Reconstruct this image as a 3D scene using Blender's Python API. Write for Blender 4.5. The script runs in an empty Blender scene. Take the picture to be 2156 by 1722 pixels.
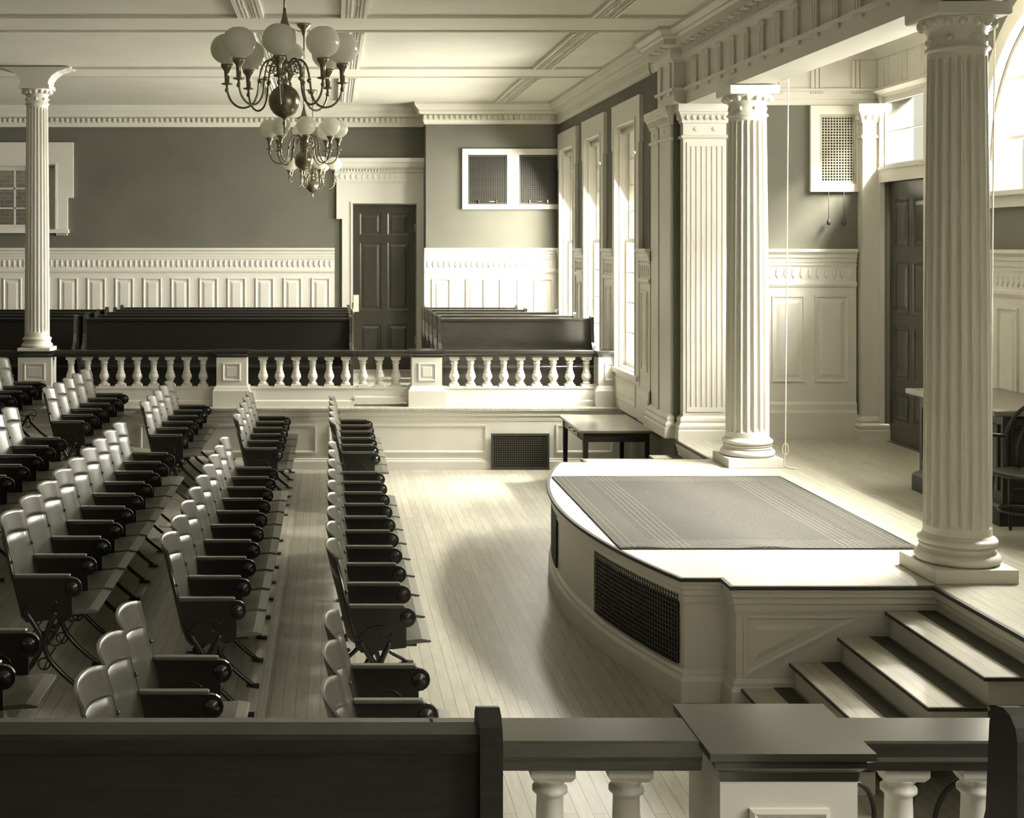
import bpy, bmesh, math, random
from mathutils import Vector, Matrix
from mathutils.geometry import tessellate_polygon
random.seed(7)
PI = math.pi
sc = bpy.context.scene
COL = sc.collection

# ------------------------------------------------------------------ camera
F = 2750.0                      # focal length in pixels of the 2156 px wide frame
CZ = 2.78                       # camera height above the hall floor
cam_data = bpy.data.cameras.new('camera')
cam = bpy.data.objects.new('camera', cam_data)
COL.objects.link(cam)
cam.location = (0, 0, CZ)
cam.rotation_euler = (math.radians(90), 0, 0)
cam_data.sensor_fit = 'HORIZONTAL'
cam_data.sensor_width = 36
cam_data.lens = F * 36 / 2156
cam_data.shift_x = (1078 - 700) / 2156
cam_data.shift_y = -(861 - 518) / 2156
cam_data.clip_start = .05
sc.camera = cam

# ------------------------------------------------------------------ world, exposure
w = bpy.data.worlds.new('world'); sc.world = w; w.use_nodes = True
bg = w.node_tree.nodes['Background']
bg.inputs[0].default_value = (.80, .76, .60, 1)
bg.inputs[1].default_value = 1.0
sc.view_settings.view_transform = 'Standard'
sc.view_settings.look = 'None'
sc.view_settings.gamma = 1
sc.view_settings.exposure = 0.0
try:
    sc.cycles.max_bounces = 10
    sc.cycles.diffuse_bounces = 3
    sc.cycles.sample_clamp_indirect = 6
except Exception: pass

TINT = (1.0, .97, .86)
def daylight(name, loc, sx, sy, power, spread=160, aim=(-1, 0, -.25)):
    """daylight entering through one window opening"""
    l = bpy.data.lights.new(name, 'AREA'); l.shape = 'RECTANGLE'
    l.size = sx; l.size_y = sy; l.energy = power; l.color = TINT
    l.spread = math.radians(spread)
    o = bpy.data.objects.new(name, l); COL.objects.link(o)
    o.location = loc
    o.rotation_euler = Vector(aim).to_track_quat('-Z', 'Y').to_euler()
    return o
SC = 10.08                       # plane of symmetry of the stage (depth)
WIN_Y = [(15.33, 16.40), (17.33, 18.40), (19.30, 20.38)]
NEAR_Y = [(2 * SC - b, 2 * SC - a) for a, b in WIN_Y]
for a, b in WIN_Y:
    daylight('daylight_far_window', (3.98, (a + b) / 2, 2.9), 1.05, 2.9, 500, 150, (-1, -.1, -.5))
for (a, b), pw_ in zip(NEAR_Y, (40, 170, 170)):
    daylight('daylight_near_window', (3.98, (a + b) / 2, 2.9), 1.05, 2.9, pw_, 150, (-1, .0, -.4))
daylight('daylight_arched_window', (6.02, SC, 4.12), 2.6, 1.7, 700, 180, (-1, 0, -.25))
daylight('daylight_high_sky', (8.6, SC, 7.3), 7.0, 2.0, 9000, 120, (-1, 0, -1))
daylight('daylight_far_sky', (7.6, 19.3, 7.4), 5.0, 2.0, 16000, 120, (-1, -.6, -1))
daylight('daylight_near_sky', (7.6, .9, 7.4), 5.0, 2.0, 11000, 120, (-1, .6, -1))
daylight('daylight_transom', (5.98, 13.08, 3.96), .9, .66, 30, 170, (-1, -.1, -.3))

# ------------------------------------------------------------------ materials
def mat(name, col, rough=.5, metal=0, coat=0, noise=None, bump=0, emis=None, trans=0):
    m = bpy.data.materials.new(name); m.use_nodes = True
    nt = m.node_tree; b = nt.nodes['Principled BSDF']
    b.inputs['Base Color'].default_value = (*col, 1)
    b.inputs['Roughness'].default_value = rough
    b.inputs['Metallic'].default_value = metal
    if coat:
        b.inputs['Coat Weight'].default_value = coat
        b.inputs['Coat Roughness'].default_value = .12
    if trans: b.inputs['Transmission Weight'].default_value = trans
    if noise or bump:
        tc = nt.nodes.new('ShaderNodeTexCoord'); mp = nt.nodes.new('ShaderNodeMapping')
        no = nt.nodes.new('ShaderNodeTexNoise')
        nt.links.new(tc.outputs['Object'], mp.inputs[0]); nt.links.new(mp.outputs[0], no.inputs[0])
        sc_, amt, stretch = noise if noise else (30, 0, (1, 1, 1))
        no.inputs['Scale'].default_value = sc_; no.inputs['Detail'].default_value = 5
        mp.inputs['Scale'].default_value = stretch
        if amt:
            r = nt.nodes.new('ShaderNodeMapRange')
            r.inputs[3].default_value = 1 - amt; r.inputs[4].default_value = 1 + amt
            r.inputs[1].default_value = .3; r.inputs[2].default_value = .7
            nt.links.new(no.outputs[0], r.inputs[0])
            mx = nt.nodes.new('ShaderNodeVectorMath'); mx.operation = 'SCALE'
            mx.inputs[0].default_value = col
            nt.links.new(r.outputs[0], mx.inputs['Scale'])
            nt.links.new(mx.outputs[0], b.inputs['Base Color'])
        if bump:
            bp = nt.nodes.new('ShaderNodeBump'); bp.inputs['Strength'].default_value = bump
            bp.inputs['Distance'].default_value = .01
            nt.links.new(no.outputs[0], bp.inputs['Height']); nt.links.new(bp.outputs[0], b.inputs['Normal'])
    return m

def plank_mat(name, c1, c2, cm, rough=.3, width=.075, length=1.6, rot=PI / 2, coat=0):
    m = bpy.data.materials.new(name); m.use_nodes = True
    nt = m.node_tree; b = nt.nodes['Principled BSDF']
    tc = nt.nodes.new('ShaderNodeTexCoord'); mp = nt.nodes.new('ShaderNodeMapping')
    mp.inputs['Rotation'].default_value = (0, 0, rot)
    br = nt.nodes.new('ShaderNodeTexBrick')
    nt.links.new(tc.outputs['Object'], mp.inputs[0]); nt.links.new(mp.outputs[0], br.inputs[0])
    br.inputs['Scale'].default_value = 1
    br.inputs['Brick Width'].default_value = length; br.inputs['Row Height'].default_value = width
    br.inputs['Mortar Size'].default_value = .0016; br.inputs['Mortar Smooth'].default_value = .1
    br.inputs['Color1'].default_value = (*c1, 1); br.inputs['Color2'].default_value = (*c2, 1)
    br.inputs['Mortar'].default_value = (*cm, 1); br.offset = .37
    no = nt.nodes.new('ShaderNodeTexNoise'); no.inputs['Scale'].default_value = 3
    mp2 = nt.nodes.new('ShaderNodeMapping'); mp2.inputs['Scale'].default_value = (14, 1.2, 1)
    nt.links.new(tc.outputs['Object'], mp2.inputs[0]); nt.links.new(mp2.outputs[0], no.inputs[0])
    no.inputs['Detail'].default_value = 6
    r = nt.nodes.new('ShaderNodeMapRange'); r.inputs[1].default_value = .3; r.inputs[2].default_value = .7
    r.inputs[3].default_value = .86; r.inputs[4].default_value = 1.12
    nt.links.new(no.outputs[0], r.inputs[0])
    mx = nt.nodes.new('ShaderNodeVectorMath'); mx.operation = 'SCALE'
    nt.links.new(br.outputs[0], mx.inputs[0]); nt.links.new(r.outputs[0], mx.inputs['Scale'])
    nt.links.new(mx.outputs[0], b.inputs['Base Color'])
    b.inputs['Roughness'].default_value = rough
    if coat:
        b.inputs['Coat Weight'].default_value = coat; b.inputs['Coat Roughness'].default_value = .15
    return m

M_WHITE = mat('white_paint', (.70, .675, .60), .42, noise=(2.5, .03, (1, 1, 1)))
M_CEIL = mat('ceiling_paint', (.70, .68, .585), .7, noise=(1.2, .05, (1, 1, 1)))
M_PLAS = mat('grey_green_plaster', (.125, .121, .093), .8, noise=(1.3, .10, (1, 1, 1)), bump=.05)
M_FLOOR = plank_mat('hall_floorboards', (.38, .358, .29), (.30, .284, .228), (.09, .082, .062), .32)
M_STAGE = plank_mat('stage_floorboards', (.50, .48, .395), (.44, .42, .345), (.22, .20, .16), .35)
M_DARK = mat('dark_wood', (.016, .0148, .0115), .38, noise=(6, .25, (1, 1, 14)))
M_DARK.node_tree.nodes['Principled BSDF'].inputs['Specular IOR Level'].default_value = .25
M_RAIL = mat('varnished_handrail_wood', (.032, .030, .0235), .22, coat=.6, noise=(5, .18, (1, 12, 12)))
M_DOOR = mat('varnished_door_wood', (.050, .046, .033), .32, coat=.2, noise=(6, .2, (14, 14, 1)))
M_BACK = mat('varnished_seat_plywood', (.075, .071, .055), .36, coat=.6, noise=(7, .15, (10, 1, 10)))
M_BACK.node_tree.nodes['Principled BSDF'].inputs['Coat Roughness'].default_value = .26
M_SEAT = mat('worn_seat_wood', (.14, .133, .107), .40, coat=.2, noise=(7, .12, (10, 1, 10)))
M_IRON = mat('black_cast_iron', (.014, .013, .010), .28, coat=.3)
M_BRASS = mat('aged_brass', (.24, .22, .155), .28, metal=.9)
M_GLOBE = mat('opal_glass', (.70, .69, .62), .18)
_g = M_GLOBE.node_tree; _t = _g.nodes.new('ShaderNodeBsdfTranslucent'); _t.inputs[0].default_value = (.95, .93, .84, 1)
_m = _g.nodes.new('ShaderNodeMixShader'); _m.inputs[0].default_value = .5
_g.links.new(_g.nodes['Principled BSDF'].outputs[0], _m.inputs[1]); _g.links.new(_t.outputs[0], _m.inputs[2])
_g.links.new(_m.outputs[0], _g.nodes['Material Output'].inputs[0])
M_GRILL = mat('dark_grille_metal', (.050, .046, .034), .45)
M_BLACK = mat('duct_darkness', (.006, .006, .005), .9)
M_TABLE = mat('table_wood', (.12, .11, .078), .30, coat=.3, noise=(5, .15, (10, 1, 10)))
M_CORD = mat('pale_cord', (.72, .69, .54), .7)
M_PAPER = mat('white_card', (.80, .77, .62), .7)
M_CARPET = mat('dark_nosing', (.040, .037, .028), .6)
M_GLASS = bpy.data.materials.new('window_glass'); M_GLASS.use_nodes = True
_nt = M_GLASS.node_tree; _nt.nodes.remove(_nt.nodes['Principled BSDF'])
_tr = _nt.nodes.new('ShaderNodeBsdfTransparent'); _gl = _nt.nodes.new('ShaderNodeBsdfGlossy'); _mx = _nt.nodes.new('ShaderNodeMixShader')
_gl.inputs['Roughness'].default_value = .05; _mx.inputs[0].default_value = .06
_nt.links.new(_tr.outputs[0], _mx.inputs[1]); _nt.links.new(_gl.outputs[0], _mx.inputs[2])
_nt.links.new(_mx.outputs[0], _nt.nodes['Material Output'].inputs[0])

def rug_material():
    """woven matting: herringbone weave with stripes near both long edges"""
    m = bpy.data.materials.new('woven_rug'); m.use_nodes = True
    nt = m.node_tree; b = nt.nodes['Principled BSDF']; b.inputs['Roughness'].default_value = .95
    N = nt.nodes.new; L = nt.links.new
    tc = N('ShaderNodeTexCoord'); sp = N('ShaderNodeSeparateXYZ'); L(tc.outputs['Object'], sp.inputs[0])
    def math_(op, a, b_=None, c=None):
        n = N('ShaderNodeMath'); n.operation = op
        for i, v in enumerate((a, b_, c)):
            if v is None: continue
            if isinstance(v, (int, float)): n.inputs[i].default_value = v
            else: L(v, n.inputs[i])
        return n.outputs[0]
    x, y = sp.outputs[0], sp.outputs[1]
    # zigzag
    tri = math_('PINGPONG', math_('MULTIPLY', x, 1.0), .055)
    zz = math_('SINE', math_('MULTIPLY', math_('ADD', y, tri), 150))
    ax = math_('ABSOLUTE', x); ay = math_('ABSOLUTE', y)
    border = math_('MAXIMUM', math_('GREATER_THAN', ax, .74), math_('GREATER_THAN', ay, 1.12))
    # thin pale lines
    s = math_('GREATER_THAN', math_('SINE', math_('MULTIPLY', ax, 150)), .80)
    band = math_('MULTIPLY', math_('GREATER_THAN', ax, .50), math_('LESS_THAN', ax, .72))
    band2 = math_('MULTIPLY', math_('GREATER_THAN', ax, .88), math_('LESS_THAN', ax, .94))
    lines = math_('MULTIPLY', s, math_('MAXIMUM', band, band2))
    no = N('ShaderNodeTexNoise'); no.inputs['Scale'].default_value = 90; L(tc.outputs['Object'], no.inputs[0])
    v = math_('ADD', .048, math_('MULTIPLY', math_('SUBTRACT', no.outputs[0], .5), .10))
    v = math_('ADD', v, math_('MULTIPLY', math_('MULTIPLY', zz, .03), math_('ADD', math_('MULTIPLY', border, .8), .45)))
    v = math_('ADD', v, math_('MULTIPLY', border, .015))
    v = math_('ADD', v, math_('MULTIPLY', lines, .055))
    cm = N('ShaderNodeCombineColor')
    L(v, cm.inputs[0]); L(math_('MULTIPLY', v, .955), cm.inputs[1]); L(math_('MULTIPLY', v, .78), cm.inputs[2])
    L(cm.outputs[0], b.inputs['Base Color'])
    return m
M_RUG = rug_material()

def brick_material():
    m = bpy.data.materials.new('outdoor_brick'); m.use_nodes = True
    nt = m.node_tree; b = nt.nodes['Principled BSDF']
    tc = nt.nodes.new('ShaderNodeTexCoord'); mp = nt.nodes.new('ShaderNodeMapping')
    mp.inputs['Rotation'].default_value = (PI / 2, 0, 0)
    br = nt.nodes.new('ShaderNodeTexBrick'); nt.links.new(tc.outputs['Object'], mp.inputs[0]); nt.links.new(mp.outputs[0], br.inputs[0])
    br.inputs['Scale'].default_value = 1; br.inputs['Brick Width'].default_value = .22; br.inputs['Row Height'].default_value = .075
    br.inputs['Mortar Size'].default_value = .008
    br.inputs['Color1'].default_value = (.07, .063, .047, 1); br.inputs['Color2'].default_value = (.10, .09, .068, 1)
    br.inputs['Mortar'].default_value = (.14, .13, .10, 1)
    nt.links.new(br.outputs[0], b.inputs['Base Color']); b.inputs['Roughness'].default_value = .9
    return m

# ------------------------------------------------------------------ mesh helpers
def MF(y0): return lambda u, v, d: (u, y0 - d, v)        # surface facing the camera (-Y)
def MBk(y0): return lambda u, v, d: (u, y0 + d, v)       # facing +Y
def MR(x0): return lambda u, v, d: (x0 - d, u, v)        # facing -X (right-hand walls)
def ML(x0): return lambda u, v, d: (x0 + d, u, v)        # facing +X
def MD(z0): return lambda u, v, d: (u, v, z0 - d)        # facing down

class MB:
    def __init__(s): s.v = []; s.f = []; s.smooth = set()
    def add(s, vs, fs, smooth=False):
        o = len(s.v); s.v += [tuple(p) for p in vs]
        for f in fs:
            if smooth: s.smooth.add(len(s.f))
            s.f.append([o + i for i in f])
    def box(s, x0, x1, y0, y1, z0, z1):
        s.add([(x0, y0, z0), (x1, y0, z0), (x1, y1, z0), (x0, y1, z0), (x0, y0, z1), (x1, y0, z1), (x1, y1, z1), (x0, y1, z1)],
              [(0, 3, 2, 1), (4, 5, 6, 7), (0, 1, 5, 4), (1, 2, 6, 5), (2, 3, 7, 6), (3, 0, 4, 7)])
        return s
    def cbox(s, x0, x1, y0, y1, z0, z1, c=.006):
        """box with chamfered edges on all sides (48-gon style: three nested slabs)"""
        def ring(z, i): return [(x0 + i, y0 + i, z), (x1 - i, y0 + i, z), (x1 - i, y1 - i, z), (x0 + i, y1 - i, z)]
        def oct_(z, i):
            e = c + i
            return [(x0 + e, y0 + i, z), (x1 - e, y0 + i, z), (x1 - i, y0 + e, z), (x1 - i, y1 - e, z), (x1 - e, y1 - i, z), (x0 + e, y1 - i, z), (x0 + i, y1 - e, z), (x0 + i, y0 + e, z)]
        R = [oct_(z0, c * .8), oct_(z0 + c, 0), oct_(z1 - c, 0), oct_(z1, c * .8)]
        s.loft(R, True, True)
        return s
    def mbox(s, M, u0, u1, v0, v1, d0, d1):
        P = [M(u, v, d) for d in (d0, d1) for (u, v) in ((u0, v0), (u1, v0), (u1, v1), (u0, v1))]
        s.add(P, [(0, 3, 2, 1), (4, 5, 6, 7), (0, 1, 5, 4), (1, 2, 6, 5), (2, 3, 7, 6), (3, 0, 4, 7)])
        return s
    def loft(s, rings, cap0=False, cap1=False, closed=True, smooth=False):
        n = len(rings[0]); vs = [p for r in rings for p in r]; fs = []
        for i in range(len(rings) - 1):
            for j in range(n if closed else n - 1):
                k = (j + 1) % n
                fs.append((i * n + j, i * n + k, (i + 1) * n + k, (i + 1) * n + j))
        s.add(vs, fs, smooth)
        o = len(s.v) - len(vs)
        if cap0: s.f.append([o + j for j in range(n)][::-1])
        if cap1: s.f.append([o + (len(rings) - 1) * n + j for j in range(n)])
        return s
    def relief(s, M, poly, steps, fill=True):
        """nested insets of a convex polygon (u,v), steps = [(inset, depth)]"""
        n = len(poly); area = sum(poly[i][0] * poly[(i + 1) % n][1] - poly[(i + 1) % n][0] * poly[i][1] for i in range(n))
        P = poly if area > 0 else poly[::-1]
        def ins(a):
            L = []
            for i in range(n):
                p, q = Vector(P[i]), Vector(P[(i + 1) % n]); d = (q - p).normalized(); nn = Vector((-d.y, d.x))
                L.append((p + nn * a, d))
            out = []
            for i in range(n):
                (p, d), (q, e) = L[i - 1], L[i]
                den = d.x * e.y - d.y * e.x
                t = ((q.x - p.x) * e.y - (q.y - p.y) * e.x) / den
                out.append((p.x + d.x * t, p.y + d.y * t))
            return out
        rings = [[M(u, v, d) for (u, v) in ins(a)] for a, d in steps]
        s.loft(rings, False, fill)
        return s
    def rect(s, M, u0, u1, v0, v1, steps, fill=True):
        return s.relief(M, [(u0, v0), (u1, v0), (u1, v1), (u0, v1)], steps, fill)
    def sweep(s, path, prof, side=1, z0=0, closed=False, caps=True, smooth=False):
        """profile [(d, z)] carried along a plan polyline, d measured to the left (side=1) or right (-1)"""
        n = len(path); P = [Vector(p) for p in path]; rings = []
        for i in range(n):
            ds = []
            if closed or i > 0: ds.append((P[i] - P[i - 1]).normalized())
            if closed or i < n - 1: ds.append((P[(i + 1) % n] - P[i]).normalized())
            ns = [Vector((-d.y, d.x)) * side for d in ds]
            if len(ns) == 2:
                b = ns[0] + ns[1]; b = b / max(b.dot(ns[0]), .15)
            else: b = ns[0]
            rings.append([(P[i].x + b.x * d, P[i].y + b.y * d, z0 + z) for d, z in prof])
        if closed: rings.append(rings[0])
        s.loft(rings, caps and not closed, caps and not closed, closed=True, smooth=smooth)
        return s
    def run(s, M, u0, u1, prof):
        s.loft([[M(u, v, d) for d, v in prof] for u in (u0, u1)], True, True)
        return s
    def lathe(s, c, prof, n=24, smooth=True, cap=True, flute=None, mat=None):
        rings = []
        for r, z in prof:
            ring = []
            for k in range(n):
                a = 2 * PI * k / n; p = Vector((r * math.cos(a), r * math.sin(a), z))
                if mat is not None: p = mat @ p
                ring.append((c[0] + p.x, c[1] + p.y, c[2] + p.z))
            rings.append(ring)
        s.loft(rings, cap, cap, smooth=smooth)
        return s
    def sqlathe(s, c, prof, cap=True):
        s.loft([[(c[0] + a * r, c[1] + b * r, c[2] + z) for a, b in ((-1, -1), (1, -1), (1, 1), (-1, 1))] for r, z in prof], cap, cap)
        return s
    def sphere(s, c, r, n=16, m=10, sz=1.0):
        rings = []
        for i in range(m + 1):
            t = PI * i / m; rr = max(r * math.sin(t), 1e-4)
            rings.append([(c[0] + rr * math.cos(2 * PI * k / n), c[1] + rr * math.sin(2 * PI * k / n), c[2] - r * sz * math.cos(t)) for k in range(n)])
        s.loft(rings, True, True, smooth=True)
        return s
    def tube(s, pts, r, n=8, cap=True, flat=1.0, closed=False):
        P = [Vector(p) for p in pts]
        if not closed and 4 <= len(P) <= 14:
            r0 = r if isinstance(r, (list, tuple)) else [r] * len(P); Q = []; q_ = []
            for i in range(len(P) - 1):
                a, b, c, d = P[max(i - 1, 0)], P[i], P[i + 1], P[min(i + 2, len(P) - 1)]
                for k in range(3):
                    t = k / 3
                    Q.append(.5 * (2 * b + (c - a) * t + (2 * a - 5 * b + 4 * c - d) * t * t + (3 * b - a - 3 * c + d) * t ** 3)); q_.append(r0[i] + (r0[i + 1] - r0[i]) * t)
            Q.append(P[-1]); q_.append(r0[-1]); P = Q; r = q_
        N_ = len(P); rings = []
        R = r if isinstance(r, (list, tuple)) else [r] * N_
        up = None
        for i in range(N_):
            if closed: t = (P[(i + 1) % N_] - P[i - 1])
            else: t = P[min(i + 1, N_ - 1)] - P[max(i - 1, 0)]
            t.normalize()
            if up is None:
                up = Vector((0, 1, 0)) if abs(t.y) < .9 else Vector((1, 0, 0))
            a = (up - t * up.dot(t)).normalized(); up = a; b = t.cross(a)
            rings.append([tuple(P[i] + a * (R[i] * flat * math.cos(2 * PI * k / n)) + b * (R[i] * math.sin(2 * PI * k / n))) for k in range(n)])
        if closed: rings.append(rings[0])
        s.loft(rings, cap and not closed, cap and not closed, smooth=True)
        return s
    def prism(s, pts, M, d0, d1):
        """polygon (u,v) given thickness d0..d1 (may be concave)"""
        n = len(pts); o = len(s.v)
        s.v += [M(u, v, d0) for u, v in pts] + [M(u, v, d1) for u, v in pts]
        for i in range(n): j = (i + 1) % n; s.f.append([o + i, o + j, o + n + j, o + n + i])
        for t in tessellate_polygon([[Vector((u, v, 0)) for u, v in pts]]):
            s.f.append([o + k for k in t]); s.f.append([o + n + k for k in t][::-1])
        return s
    def build(s, name, m, parent=None, bevel=0):
        me = bpy.data.meshes.new(name)
        off = Vector(parent.matrix_world.translation) if (parent is not None) else Vector((0, 0, 0))
        if parent is not None and parent.get('_o') is not None: off = Vector(parent['_o'])
        me.from_pydata([tuple(Vector(p) - off) for p in s.v], [], s.f)
        sm = [i in s.smooth for i in range(len(s.f))]
        me.polygons.foreach_set('use_smooth', sm)
        bm = bmesh.new(); bm.from_mesh(me); bmesh.ops.recalc_face_normals(bm, faces=bm.faces); bm.to_mesh(me); bm.free()
        me.materials.append(m)
        o = bpy.data.objects.new(name, me); COL.objects.link(o)
        if parent is not None: o.parent = parent; o['_o'] = list(off)
        if bevel:
            b = o.modifiers.new('bevel', 'BEVEL'); b.width = bevel; b.segments = 2; b.limit_method = 'ANGLE'
        return o

def tag(o, label=None, cat=None, group=None, kind=None):
    if label: o['label'] = label
    if cat: o['category'] = cat
    if group: o['group'] = group
    if kind: o['kind'] = kind
    return o
def thing(name, loc, label, cat, group=None):
    o = bpy.data.objects.new(name, None); COL.objects.link(o); o.location = loc; o['_o'] = list(loc)
    o.empty_display_size = .2
    return tag(o, label, cat, group)
def struct(name, mb, m, parent=None, bevel=0):
    o = mb.build(name, m, parent, bevel)
    if parent is None: o['kind'] = 'structure'
    return o
def copy_tree(o, parent=None, skip=()):
    c = o.copy(); COL.objects.link(c)
    if c.get('_trim'): del c['_trim']
    if parent is not None: c.parent = parent
    for ch in list(o.children):
        if ch.get('_end') and 'end' in skip: continue
        copy_tree(ch, c)
    return c

def wall_with_holes(mb, M, u0, u1, v0, v1, holes, t):
    """solid wall of thickness t behind its face, with rectangular holes"""
    us = sorted({u0, u1, *[h[0] for h in holes], *[h[1] for h in holes]})
    us = [u for u in us if u0 <= u <= u1]
    for a, b in zip(us, us[1:]):
        m = (a + b) / 2; hs = sorted([(h[2], h[3]) for h in holes if h[0] < m < h[1]])
        z = v0
        for p, q in hs:
            if p > z: mb.mbox(M, a, b, z, p, -t, 0)
            z = max(z, q)
        if z < v1: mb.mbox(M, a, b, z, v1, -t, 0)

# levels
PL = .76            # platform / stage level
CEIL = 5.05
CORN = 4.71         # underside of the wall cornice
CAP = 2.75          # top of the wainscot
XW = 3.60           # right-hand wall with windows
XS = 5.74           # back wall of the stage recess
YF, YFL = 20.70, 21.20
XL = -9.5
YN = -.54

# ------------------------------------------------------------------ floors, ceiling, walls
def slope_z(x): return max(0, .14 * (-.4 - x))
mb = MB()
mb.loft([[(XL - .3, y, slope_z(XL)), (-.4, y, 0), (3.9, y, 0), (3.9, y, -.2), (XL - .3, y, -.2)] for y in (3.6, 16.5)], True, True)
struct('floor', mb, M_FLOOR)
PF0, PF1 = 16.27, 2 * SC - 16.27      # fronts of far and near platforms
mb = MB(); mb.box(XL, 3.9, PF0 + .02, 21.6, -.1, PL)
struct('floor_far_platform', mb, M_STAGE)
mb = MB(); mb.box(XL, 3.9, -.8, PF1 - .02, -.1, PL)
struct('floor_near_platform', mb, M_STAGE)
mb = MB(); mb.box(XL - .3, 6.5, -.9, 21.6, CEIL, CEIL + .2)
struct('ceiling', mb, M_CEIL)

# ceiling bands
mb = MB()
def ceiling_band_x(y0, y1):
    for a, b in ((y0, y1),):
        mb.box(XL, 3.5, a, b, CEIL - .012, CEIL)
    for y in (y0, y1):
        mb.box(XL, 3.5, y - .03, y + .03, CEIL - .024, CEIL)
        mb.box(XL, 3.5, y - .012, y + .012, CEIL - .030, CEIL)
YB = [(1.70, 2.55), (5.4, 6.25), (9.13, 9.98), (12.86, 13.70), (16.58, 17.42)]
for a, b in YB: ceiling_band_x(a, b)
def ceiling_band_y(x, wd):
    ys = [-.5] + [v for p in YB for v in p] + [20.4]
    for i in range(0, len(ys), 2):
        y0, y1 = ys[i] + .03, ys[i + 1] - .03
        mb.box(x - wd / 2, x + wd / 2, y0, y1, CEIL - .025, CEIL)
        for s in (-1, 1):
            mb.box(x + s * wd / 2 - .018, x + s * wd / 2 + .018, y0, y1, CEIL - .040, CEIL)
            mb.box(x + s * wd * .28 - .006, x + s * wd * .28 + .006, y0, y1, CEIL - .04, CEIL)
        n = int((y1 - y0) / .09)
        for k in range(n):
            yy = y0 + (k + .5) * (y1 - y0) / n
            for s in (-.5, .5):
                mb.relief(MD(CEIL - .024), [(x + s * .06 - .022, yy), (x + s * .06, yy - .03), (x + s * .06 + .022, yy), (x + s * .06, yy + .03)], [(0, 0), (.006, .014)])
for x in (-.80, .21, 2.66): ceiling_band_y(x, .22)
struct('trim_1', mb, M_CEIL)

# far wall: left part and projecting right part
DX0, DX1, DTOP = .325, 1.365, 3.47        # far door
WX0, WX1, WZ0, WZ1 = -5.70, -4.49, 3.05, 4.10
mb = MB()
wall_with_holes(mb, MF(YFL), XL - .3, 1.5, -.1, CEIL, [(DX0, DX1, PL, DTOP), (WX0, WX1, WZ0, WZ1)], .3)
struct('wall_far_left', mb, M_PLAS)
XR = 1.48
mb = MB(); mb.box(XR, 3.9, YF, YFL + .3, -.1, CEIL)
struct('wall_far_right', mb, M_PLAS)
mb = MB(); mb.box(XL - .3, 3.9, YN - .3, YN, -.1, CEIL)
struct('wall_near', mb, M_PLAS)
mb = MB(); mb.box(XL - .3, XL, YN, YFL + .3, -.1, CEIL)
struct('wall_left', mb, M_PLAS)
# right wall with window openings
SILL, HEAD = 1.27, 4.27
ZA = 13.72                    # end wall of the stage recess
mb = MB()
wall_with_holes(mb, MR(XW), ZA + .04, YF, -.1, CEIL, [(a, b, SILL, HEAD) for a, b in WIN_Y], .3)
struct('wall_right_far', mb, M_PLAS)
mb = MB()
wall_with_holes(mb, MR(XW), YN, 2 * SC - ZA - .04, -.1, CEIL, [(a, b, SILL, HEAD) for a, b in NEAR_Y], .3)
struct('wall_right_near', mb, M_PLAS)
# stage recess
mb = MB(); mb.box(3.9, XS + .3, ZA + .03, ZA + .35, -.1, CEIL)
struct('wall_stage_far', mb, M_PLAS)
ZN = 2 * SC - ZA
mb = MB(); mb.box(3.9, XS + .3, ZN - .35, ZN - .03, -.1, CEIL)
struct('wall_stage_near', mb, M_PLAS)
AR, AZ0, ASILL = 1.36, 3.53, 3.25          # arched window: radius, springing, sill
TD0, TD1, TDH = 12.58, 13.58, 3.44
TRZ0, TRZ1 = 3.60, 4.33
mb = MB()
wall_with_holes(mb, MR(XS), ZN, ZA, -.1, CEIL, [(SC - AR, SC + AR, ASILL, CEIL), (TD0, TD1, PL, TDH), (TD0, TD1, TRZ0, TRZ1)], .3)
pts = [(SC - AR, AZ0)] + [(SC - AR * math.cos(PI * k / 24), AZ0 + AR * math.sin(PI * k / 24)) for k in range(1, 24)] + [(SC + AR, AZ0), (SC + AR, CEIL), (SC - AR, CEIL)]
mb.prism(pts, MR(XS), -.3, 0)
struct('wall_stage_back', mb, M_PLAS)

# wainscot ------------------------------------------------------------------
def ornament_row(mb, M, u0, u1, v0, v1, pitch=.075, d=.02):
    n = max(1, int((u1 - u0) / pitch)); p = (u1 - u0) / n; vm = (v0 + v1) / 2; hh = (v1 - v0) / 2
    for k in range(n):
        u = u0 + (k + .5) * p
        mb.relief(M, [(u - p * .30, vm - hh * .3), (u, vm - hh), (u + p * .30, vm - hh * .3), (u + p * .24, vm + hh * .55), (u, vm + hh), (u - p * .24, vm + hh * .55)],
                  [(0, d), (.006, d + .012), (.012, d + .014)])
def dentils(mb, M, u0, u1, v0, v1, d0, d1, pitch, fill=.55):
    n = max(1, int(round((u1 - u0) / pitch))); p = (u1 - u0) / n
    for k in range(n):
        mb.mbox(M, u0 + (k + .5 - fill / 2) * p, u0 + (k + .5 + fill / 2) * p, v0, v1, d0, d1)
PANEL = [(0, .035), (.004, .052), (.018, .052), (.030, .036), (.052, .036), (.085, .048), (.087, .048)]
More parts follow.
